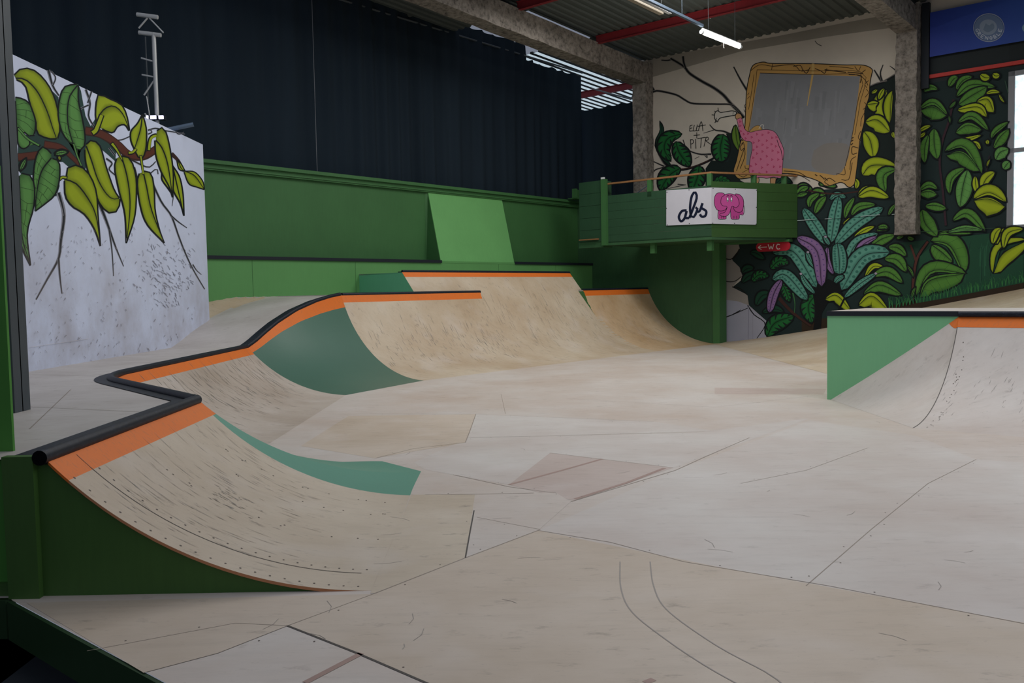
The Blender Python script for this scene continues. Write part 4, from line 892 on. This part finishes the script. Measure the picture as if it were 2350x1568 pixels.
def ring_text(w, txt, cx, cy, rx, ry, a0, a1, sz, col, lw):
    G = dict(A=['0,1 .5,0 1,1', '.2,.65 .8,.65'], B=['0,0 0,1 .8,.9 .8,.55 0,.5', '0,0 .7,.05 .7,.45 0,.5'], E=['1,0 0,0 0,1 1,1', '0,.5 .8,.5'], G=['1,.15 .5,0 0,.4 .1,.9 .6,1 1,.8 1,.55 .6,.55'], N=['0,1 0,0 1,1 1,0'], O=['.5,0 0,.5 .5,1 1,.5 .5,0'],
             R=['0,1 0,0 .8,.1 .8,.45 0,.5 1,1'], L=['0,0 0,1 1,1'], T=['0,0 1,0', '.5,0 .5,1'], I=['.5,0 .5,1'], S=['1,.1 .2,0 .1,.4 .9,.6 .8,1 0,.9'])
    for i, ch in enumerate(txt):
        a = lerp(a0, a1, i / max(1, len(txt) - 1)); px, py = cx + rx * math.cos(a), cy + ry * math.sin(a)
        ux, uy = (-math.sin(a), math.cos(a)) if a1 > a0 else (math.sin(a), -math.cos(a)); nx, ny = (-uy, ux)
        for st in G.get(ch, []):
            q = [(px + (x - .5) * sz * ux + (y - .5) * sz * 1.3 * nx, py + (x - .5) * sz * uy + (y - .5) * sz * 1.3 * ny) for x, y in w.pts(st)]
            for e, f in zip(q, q[1:]): w.stroke([e, f], lw, col)
ring_text(w, 'GRENOBLE', 754, 178, 74, 67, 2.9, .25, 17, 'b4bccb', 4)
w.poly(circ(990, 180, 22, 26), '6f8fa8')
tag(mb.build('banner', 'print', loc=W(UB, 4, 6.58)), 'dark blue banner with a pale round emblem above the window', 'banner')

# ================================================================== BALCONY
ua, ucn, vcn = 19.3, 19.3, 9.97
R = thing('balcony', 'dark green plank balcony above the side wall, with posts and handrail', 'balcony', W(20.3, 11, 2.66))
def slab(mb, a, b, z0, z1, th): # upright board between plan points
    a, b = Vector(a), Vector(b); d = (b - a).normalized(); n = Vector((d.y, -d.x, 0)) * th
    if n.dot(W(1, 0)) < 0: n = -n
    a.z = b.z = z0; mb.prism([a, b, b + n, a + n], (0, 0, z1 - z0))
cor, lf, rt = W(ua, vcn), W(ua, 13.1), W(21.58, 8.78)
mb = MB()
for k in range(6): slab(mb, cor, lf, 2.70 + k * .206, 2.70 + (k + 1) * .206 - .004, .03 if k % 2 else .034)
mb.build('front_boards', 'green_balcony', R)
mb = MB()
for k in range(6): slab(mb, cor, rt, 2.70 + k * .222, 2.70 + (k + 1) * .222 - .004, .03 if k % 2 else .034)
tag(mb.build('side_boards', 'green_boards', R), 'green side boards')
mb = MB(); mb.prism([cor + Vector((0, 0, 2.64)), lf + Vector((0, 0, 2.64)), W(21.55, 13.1, 2.64), W(21.55, 8.9, 2.64)], (0, 0, .09)); mb.build('floor_slab', 'green_deep', R)
for v in (11.62, 10.03):
    mb = MB(); mb.wbox(19.42, 19.54, v, v + .13, 2.38, 2.66); mb.build('bracket', 'green_dark', R)
def along(a, b, t): return Vector(a).lerp(Vector(b), t)
for base, nm in ((along(cor, lf, .53), 0), (cor, 0), (along(cor, rt, .5), 0), (along(cor, rt, .86), 0)):
    mb = MB(); n = W(.08, 0); d = W(0, .12); p = base + Vector((0, 0, 3.8)); mb.box(p, n, d, (0, 0, .42)); mb.build('post', 'green_dark', R)
mb = MB(); slab(mb, cor, lf, 4.22, 4.262, .08); slab(mb, cor, rt, 4.22, 4.262, .08)
tag(mb.build('handrail', 'wood_raw', R), 'worn handrail with bare timber edge')
mb = MB(); mb.tube([W(20.1, 12.8, 3.9), W(20.1, 12.2, 4.2)], .012, 6); mb.build('brace_rod', 'galv', R)
R = thing('plank_box', 'tall dark green plank box at the left end of the balcony', 'box', W(19.5, 13.5, 2.64))
mb = MB()
for k in range(5): slab(mb, W(19.25, 13.08), W(19.3, 13.86), 2.75 + k * .32, 2.75 + (k + 1) * .32 - .006, .4)
mb.build('planks', 'green_balcony', R)
mb = MB(); mb.wbox(19.2, 19.3, 12.94, 13.09, 2.64, 4.36); mb.build('corner_post', 'green_dark', R)
mb = MB(); mb.wbox(19.28, 19.7, 13.08, 13.88, 2.60, 2.75); mb.build('bottom_board', 'green_deep', R)
mb = MB(); mb.wbox(19.18, 19.25, 13.2, 13.8, 2.80, 2.83); tag(mb.build('batten', 'wood_raw', R), 'bare orange timber batten')
mb = MB(); mb.wbox(19.19, 19.24, 12.98, 13.08, 4.36, 4.41); tag(mb.build('cap', 'white_paint', R), 'small white cap')
mb = MB()
for v in (14.85, 15.0):
    mb.wbox(20.5 + (v - 14.85) * 2, 20.6 + (v - 14.85) * 2, v, v + .12, 4.1, 4.38)
mb.wbox(20.5, 21.0, 14.85, 15.12, 4.095, 4.12)
tag(mb.build('post_pair', 'green_dark', loc=W(20.7, 15, 4.1)), 'pair of short green posts where the back wall meets the balcony', 'post')
# banner folded round the balcony corner
mb = MB(); wht = lin('c9c8d2'); U1 = 19.3 - .012
n1 = NW; dr = (rt - cor).normalized(); n2 = Vector((dr.y, -dr.x, 0)); n2 = -n2 if n2.dot(W(1, 0)) > 0 else n2
Pl, Pr = W(19.3 - .03, 11), cor + n2 * .03
def bp(x, y, left): return onplane(x, y, Pl, n1) if left else onplane(x, y, Pr, n2)
for left, q in ((True, [(1529, 437), (1633, 430.5), (1633, 513.5), (1529, 518)]), (False, [(1633, 430.5), (1737, 434), (1736, 516), (1633, 513.5)])):
    P = [bp(x, y, left) for x, y in q]; n = n1 if left else n2; mb.face(P, 0, wht); mb.face([p - n * .004 for p in P], 0, wht)
    for i in range(4): mb.face([P[i], P[(i + 1) % 4], P[(i + 1) % 4] - n * .004, P[i] - n * .004], 0, wht)
w = Painter(mb, Pl, n1, 1200, 380, 3.357, .00003)
for t in ('1262,345 1225,352 1202,395 1218,430 1245,408 1262,350', '1262,350 1252,400 1282,405', '1282,405 1312,330 1340,245 1325,205 1300,240 1288,330 1298,395 1318,396 1335,365 1345,330 1330,322', '1335,350 1360,352 1385,290', '1385,290 1376,325 1412,352 1405,388 1378,394 1364,375'):
    w.stroke(t, 19, '141b33', n=24)
w = Painter(mb, Pr, n2, 1200, 380, 3.357, .00003)
w.poly('1505,335 1505,410 1562,412 1568,385 1598,352 1606,412 1665,412 1668,378 1699,378 1699,300 1640,260 1540,260', 'b8468e', 0, 4)
w.poly('1535,210 1500,212 1478,240 1474,290 1490,335 1520,350 1560,340 1575,300 1560,230', 'bd4d93', 30, 4)
w.poly('1640,218 1670,225 1695,255 1701,300 1690,345 1665,362 1630,345 1618,300 1622,240', 'bd4d93', 30, 4)
w.poly('1530,245 1570,220 1620,222 1655,250 1665,300 1640,325 1610,315 1590,370 1560,392 1520,385 1522,370 1555,360 1572,318 1540,310 1524,285', 'c4539a', 44, 4)
w.poly(circ(1577, 262, 7, 18, 14), 'e4e0e8', 0, 2); w.poly(circ(1606, 262, 7, 18, 14), 'e4e0e8', 0, 2); w.poly(circ(1578, 270, 3, 7, 8), 'k'); w.poly(circ(1605, 270, 3, 7, 8), 'k')
w.stroke('1568,238 1580,232 1590,236', 5); w.stroke('1596,236 1606,232 1616,238', 5)
for x in (1530, 1545, 1625, 1645): w.stroke([(x, 388), (x, 410)], 3)
for (x, y) in ((1465, 176), (1636, 184), (1800, 190), (1798, 322), (1796, 452), (1630, 446), (1462, 444)): w.poly(circ(x, y, 4, 4, 8), '2a2a30')
w = Painter(mb, Pl, n1, 1200, 380, 3.357, .00003)
for (x, y) in ((1110, 206), (1280, 188), (1106, 330), (1112, 458), (1282, 448)): w.poly(circ(x, y, 4, 4, 8), '2a2a30')
tag(mb.build('banner', 'print', loc=W(19.27, 11, 2.9)), 'white banner with black script and a pink elephant, fixed to the balcony', 'banner')
# toilet sign
UWC = 21.40
def sgn(x, y): return onplane(x, y, W(UWC, 10), NW)
mb = MB(); cx, cy = 1774, 567; pts = []
P0 = [sgn(1744, 556.5), sgn(1804, 555.5)]
h = (sgn(1744, 556.5) - sgn(1744, 578)).length / 2; c_l, c_r = sgn(1745, 567.3), sgn(1803, 566)
ax = (c_r - c_l); ax.z = 0; ax.normalize(); c_r.z = c_l.z
ol = [c_l + ax * (-h * math.sin(a)) + Vector((0, 0, h * math.cos(a))) for a in [math.pi * i / 10 for i in range(11)]]
ol += [c_r + ax * (h * math.sin(a)) - Vector((0, 0, h * math.cos(a))) for a in [math.pi * i / 10 for i in range(11)]]
mb.prism(ol, -NW * .03, 0, lin('a5202e')); w = Painter(mb, W(UWC, 10), NW, 1200, 380, 3.357, .00003); w.l = .004
for t in ('1812,632 1880,628', '1835,615 1812,632 1838,648', '1890,608 1902,645 1912,620 1922,645 1934,606', '1980,610 1962,606 1952,625 1962,645 1982,641'):
    q = w.pts(t)
    for a, b in zip(q, q[1:]): w.stroke([a, b], 6, 'dcd6d2')
tag(mb.build('toilet_sign', 'print', loc=c_l), 'red rounded sign reading WC with a left arrow, below the balcony', 'sign')
mb = MB(); mb.wbox(21.36, 21.58, 8.9, 10.7, 2.60, 2.66); tag(mb.build('lintel', 'green_dark', loc=W(21.5, 10, 2.6)), 'green lintel board over the opening beside the WC sign', 'board')
# bottle on the balcony edge
R = thing('bottle', 'small clear bottle with red label standing on the balcony by the concrete column', 'bottle', W(20.2, 12.05, 3.87))
pb = onplane(1491, 437, W(20.2, 12), NW)
R.location = pb; mb = MB()
mb.tube([pb, pb + Vector((0, 0, .02)), pb + Vector((0, 0, .15)), pb + Vector((0, 0, .19)), pb + Vector((0, 0, .22))], [.045, .05, .05, .025, .022], 12); mb.build('bottle_body', 'galv', R, True)
mb = MB(); mb.tube([pb + Vector((0, 0, .07)), pb + Vector((0, 0, .14))], .052, 12, 0, False); mb.build('label_band', 'sign_red', R)
mb = MB(); mb.tube([pb + Vector((0, 0, .22)), pb + Vector((0, 0, .25))], .026, 10); mb.build('cap', 'white_paint', R)

# ================================================================== CURTAINS
def curtain(name, label, A, B, z0, z1, amp, seed, ragged=False, high=0):
    rnd = random.Random(seed); A, B = Vector(A), Vector(B); L = (B - A).length; d = (B - A) / L; n = Vector((-d.y, d.x, 0)); m = int(L / .03)
    mb = MB(); ph = [rnd.uniform(0, 6.3) for _ in range(6)]
    def off(x, z):
        k = .5 + .5 * math.sin(x * .45 + ph[3]); return amp * (math.sin(x * 15 + ph[0] + 1.5 * math.sin(x * 1.1 + ph[1])) * (.35 + .65 * k) * (.75 + .25 * math.sin(z * .4 + x)) + .6 * math.sin(x * 6.1 + ph[2]) + .5 * math.sin(x * 2.3 + ph[4]))
    zs = [z0, lerp(z0, z1, .33), lerp(z0, z1, .66), z1]; g = []
    for i in range(m + 1):
        x = L * i / m; sag = .05 * abs(math.sin(x * math.pi / .5)) if ragged else 0; g.append([A + d * x + n * off(x, z) + Vector((0, 0, z - (sag if z == z1 else 0) + (.42 if z == z1 and x < high else 0))) for z in zs])
    for a, b in zip(g, g[1:]):
        for j in range(3): mb.face([a[j], b[j], b[j + 1], a[j + 1]])
        for j in range(3): mb.face([a[j] - n * .006, b[j] - n * .006, b[j + 1] - n * .006, a[j + 1] - n * .006])
    o = mb.build(name, 'curtain', loc=(A + B) / 2 + Vector((0, 0, z0)), smooth=False)
    o.data.polygons.foreach_set('use_smooth', [True] * len(o.data.polygons))
    return tag(o, label, 'curtain')
curtain('stage_curtain', 'huge black curtain hanging the full height behind the green back wall', W(2.0, 15.62), W(21.9, 15.62), 1.0, 7.93, .05, 1, True, 17.3)
curtain('stage_curtain', 'narrow black curtain in the bright gap left of the first concrete column', W(22.3, 16.4), W(22.3, 13.3), .5, 7.0, .03, 2, True)
mb = MB(); mb.tube([W(2, 15.62, 8.02), W(22, 15.62, 8.02)], .025, 8); tag(mb.build('curtain_rail', 'steel', loc=W(12, 15.62, 8.02)), 'dark curtain rail along the top of the huge curtain', 'rail')
mb = MB(); mb.tube([W(11.93, 15.50, 4.05), W(11.93, 15.50, 7.9)], .006, 6)  # thin tube drawn for the pale seam line of the curtain
tag(mb.build('curtain_seam_line', 'steel_edge', loc=W(11.93, 15.5, 4.05)), 'thin pale vertical seam line of the black curtain', 'cable')

# ================================================================== LEFT FOREGROUND
XH, YH = -3.52, 6.26
R = thing('steel_column', 'dark grey steel H-beam column standing on the low deck at the left edge', 'column', (XH - .1, YH, Z1))
mb = MB()
for x in (XH - .24, XH - .014): mb.box((x, YH - .1, Z1), (.014, 0, 0), (0, .2, 0), (0, 0, 7.2))
mb.box((XH - .24, YH - .006, Z1), (.24, 0, 0), (0, .012, 0), (0, 0, 7.2)); mb.build('profile', 'steel', R)
mb = MB(); mb.box((XH - .27, YH - .11, Z1), (.25, 0, 0), (0, .2, 0), (0, 0, .01)); mb.build('base_plate', 'steel_edge', R)
mb = MB(); mb.box((-4.6, 4.60, Z1), (1.95, 0, 0), (0, .02, 0), (0, 0, 1.5))
tag(mb.build('plywood_screen', 'green_edge', loc=(-3.6, 4.6, Z1)), 'bright green upright plywood screen cut off by the left edge', 'panel')
mb = MB(); mb.prism([(-7.4, 4.37, -.195), (-2.56, 4.37, -.195), (-2.56, 4.399, -.195), (-7.4, 4.399, -.195)], (0, 0, .26))
tag(mb.build('base_board', 'green_side', loc=(-5, 4.38, -.195)), 'dark green base board at the lower left corner', 'board')

# ---- truss and lamps behind the left wall
TX, TY = -5.79, 14.62
R = thing('truss_tower', 'aluminium lattice truss tower behind the leaf mural wall', 'truss', (TX, TY, 1.2))
mb = MB(); mb.tube([(TX + .02, TY, .7), (TX + .02, TY, 5.82)], .034, 10); mb.build('chord', 'alu', R)
mb = MB(); mb.tube([(TX - .2, TY + .2, .7), (TX - .2, TY + .2, 5.82)], .012, 8); mb.build('chord', 'steel', R)
zt = 5.80
for (x0, z0, x1, z1, r) in ((-.20, 5.42, 0, 5.36, .014), (-.2, 5.15, 0, 5.11, .014), (-.18, 4.82, .0, 5.06, .014), (-.18, 4.52, .02, 4.28, .014), (-.18, 3.98, .02, 4.20, .014), (-.14, 4.8, -.03, 3.9, .008)):
    mb = MB(); mb.tube([(TX + x0, TY, z0), (TX + x1, TY, z1)], r, 8); mb.build('brace', 'alu', R)
mb = MB(); mb.tube([(TX - .22, TY, 5.83), (TX + .14, TY, 5.78)], .034, 10); mb.build('cross_tube', 'alu', R)
mb = MB(); mb.tube([(TX - .24, TY, 6.12), (TX + .10, TY, 6.07)], .034, 10); mb.build('cross_tube', 'alu', R)
mb = MB(); mb.tube([(TX - .22, TY, 5.90), (TX - .07, TY, 6.06)], .014, 8); mb.tube([(TX - .04, TY, 6.06), (TX + .18, TY, 5.82)], .012, 8); mb.build('brace', 'alu', R)
for i, (px, wd) in enumerate(((337, .03), (351, .09), (369, .07))):
    p = onplane(px, 268, (0, TY - .1, 0), Vector((0, 1, 0)))
    R = thing('stage_lamp', ('smallest lit lamp left of the truss foot', 'wide lit lamp just left of the truss pole', 'lit lamp just right of the truss pole')[i] + ', above the mural wall', 'lamp', p)
    mb = MB(); mb.box(p + Vector((-wd / 2, 0, -.03)), (wd, 0, 0), (0, .02, 0), (0, 0, .05)); mb.build('lens', 'spot', R)
    mb = MB(); mb.box(p + Vector((-wd / 2 - .01, .021, -.04)), (wd + .02, 0, 0), (0, .1, 0), (0, 0, .07)); mb.build('housing', 'black_flat', R)
mb = MB(); a, b = onplane(380, 299, (-5.62, 0, 0), Vector((1, 0, 0))), onplane(444, 285.5, (-5.2, 0, 0), Vector((1, 0, 0)))
mb.tube([a, b], .036, 14, 0, False); mb.tube([b, a], .028, 14, 1, False); mb.face([a + (b - a) * .97 + Vector((.028 * math.cos(k) * .3, .028 * math.cos(k), .028 * math.sin(k))) for k in (0, 1, 2, 3, 4, 5)], 1)
tag(mb.build('steel_tube', ['galv', 'hole'], None, loc=a), 'grey steel tube poking out above the top of the leaf mural wall', 'tube')

# ---- lights under the roof
R = thing('fluorescent_lamp', 'lit white fluorescent tube lamp hanging in front of the painted wall', 'lamp', W(17.7, 8.86, 6.85))
a, b = floor_at(1612, 74, 6.80), floor_at(1699, 108, 6.76)
mb = MB(); mb.tube([a, b], .042, 14); mb.build('tube', 'tube', R, True)
mb = MB(); d = (b - a).normalized(); mb.tube([a + Vector((0, 0, .06)), b + Vector((0, 0, .06))], .03, 8); mb.build('housing', 'white_paint', R)
for p in (a, b):
    mb = MB(); mb.tube([p - d * .05, p + d * .01], .046, 12); mb.build('end_cap', 'white_paint', R)
mb = MB(); mb.tube([a.lerp(b, .55) - Vector((0, 0, .04)), a.lerp(b, .55) - Vector((0, 0, .16))], .005, 6); mb.build('pull_cord', 'white_paint', R)
for t in (.15, .85):
    mb = MB(); p = a.lerp(b, t); mb.tube([p + Vector((0, 0, .06)), p + Vector((0, 0, 1.05))], .004, 6); mb.build('suspension_wire', 'steel', R)
mb = MB(); p, q = floor_at(1440, -20, 6.93), floor_at(1612, 62, 6.95); dd = (q - p).normalized(); sd = Vector((-dd.y, dd.x, 0)) * .03
mb.prism([p - sd, p + sd, q + sd, q - sd], (0, 0, .05)); mb.tube([q.lerp(p, .3) + Vector((0, 0, .05)), q.lerp(p, .3) + Vector((0, 0, 1.0))], .004, 6)
tag(mb.build('cable_tray', 'galv', loc=p), 'long thin blue grey cable tray leading to the lit tube lamp', 'tray')
R = thing('fluorescent_lamp', 'unlit beige and white batten lamp under the roof at the top edge', 'lamp', W(15.8, 9.5, 7.2))
p, q = floor_at(1430, -8, 7.25), floor_at(1518, 34, 7.2); dd = (q - p).normalized(); sd = Vector((-dd.y, dd.x, 0)) * .05
mb = MB(); mb.prism([p - sd, p + sd, q + sd, q - sd], (0, 0, .08)); mb.build('housing', 'beige', R)
p2, q2 = p - sd * 3.2, q - sd * 3.2 + dd * .08
mb = MB(); mb.prism([p2 - sd * .8, p2 + sd * .8, q2 + sd * .8, q2 - sd * .8], (0, 0, .06)); tag(mb.build('reflector', 'white_paint', R), 'white reflector')
mb = MB(); mb.tube([q + Vector((0, 0, .08)), q + Vector((0, 0, .75))], .004, 6); mb.build('suspension_wire', 'steel', R)
p = onplane(1623, 43, W(19.6, 8), NW)
mb = MB(); mb.tube([p, p + Vector((0, 0, .10))], .09, 14); mb.tube([p + Vector((0, 0, .1)), Vector((p.x, p.y, zr(19.6)))], .01, 6)
tag(mb.build('smoke_detector', 'white_paint', loc=p), 'small round white detector hanging under the roof above the lit tube', 'detector')
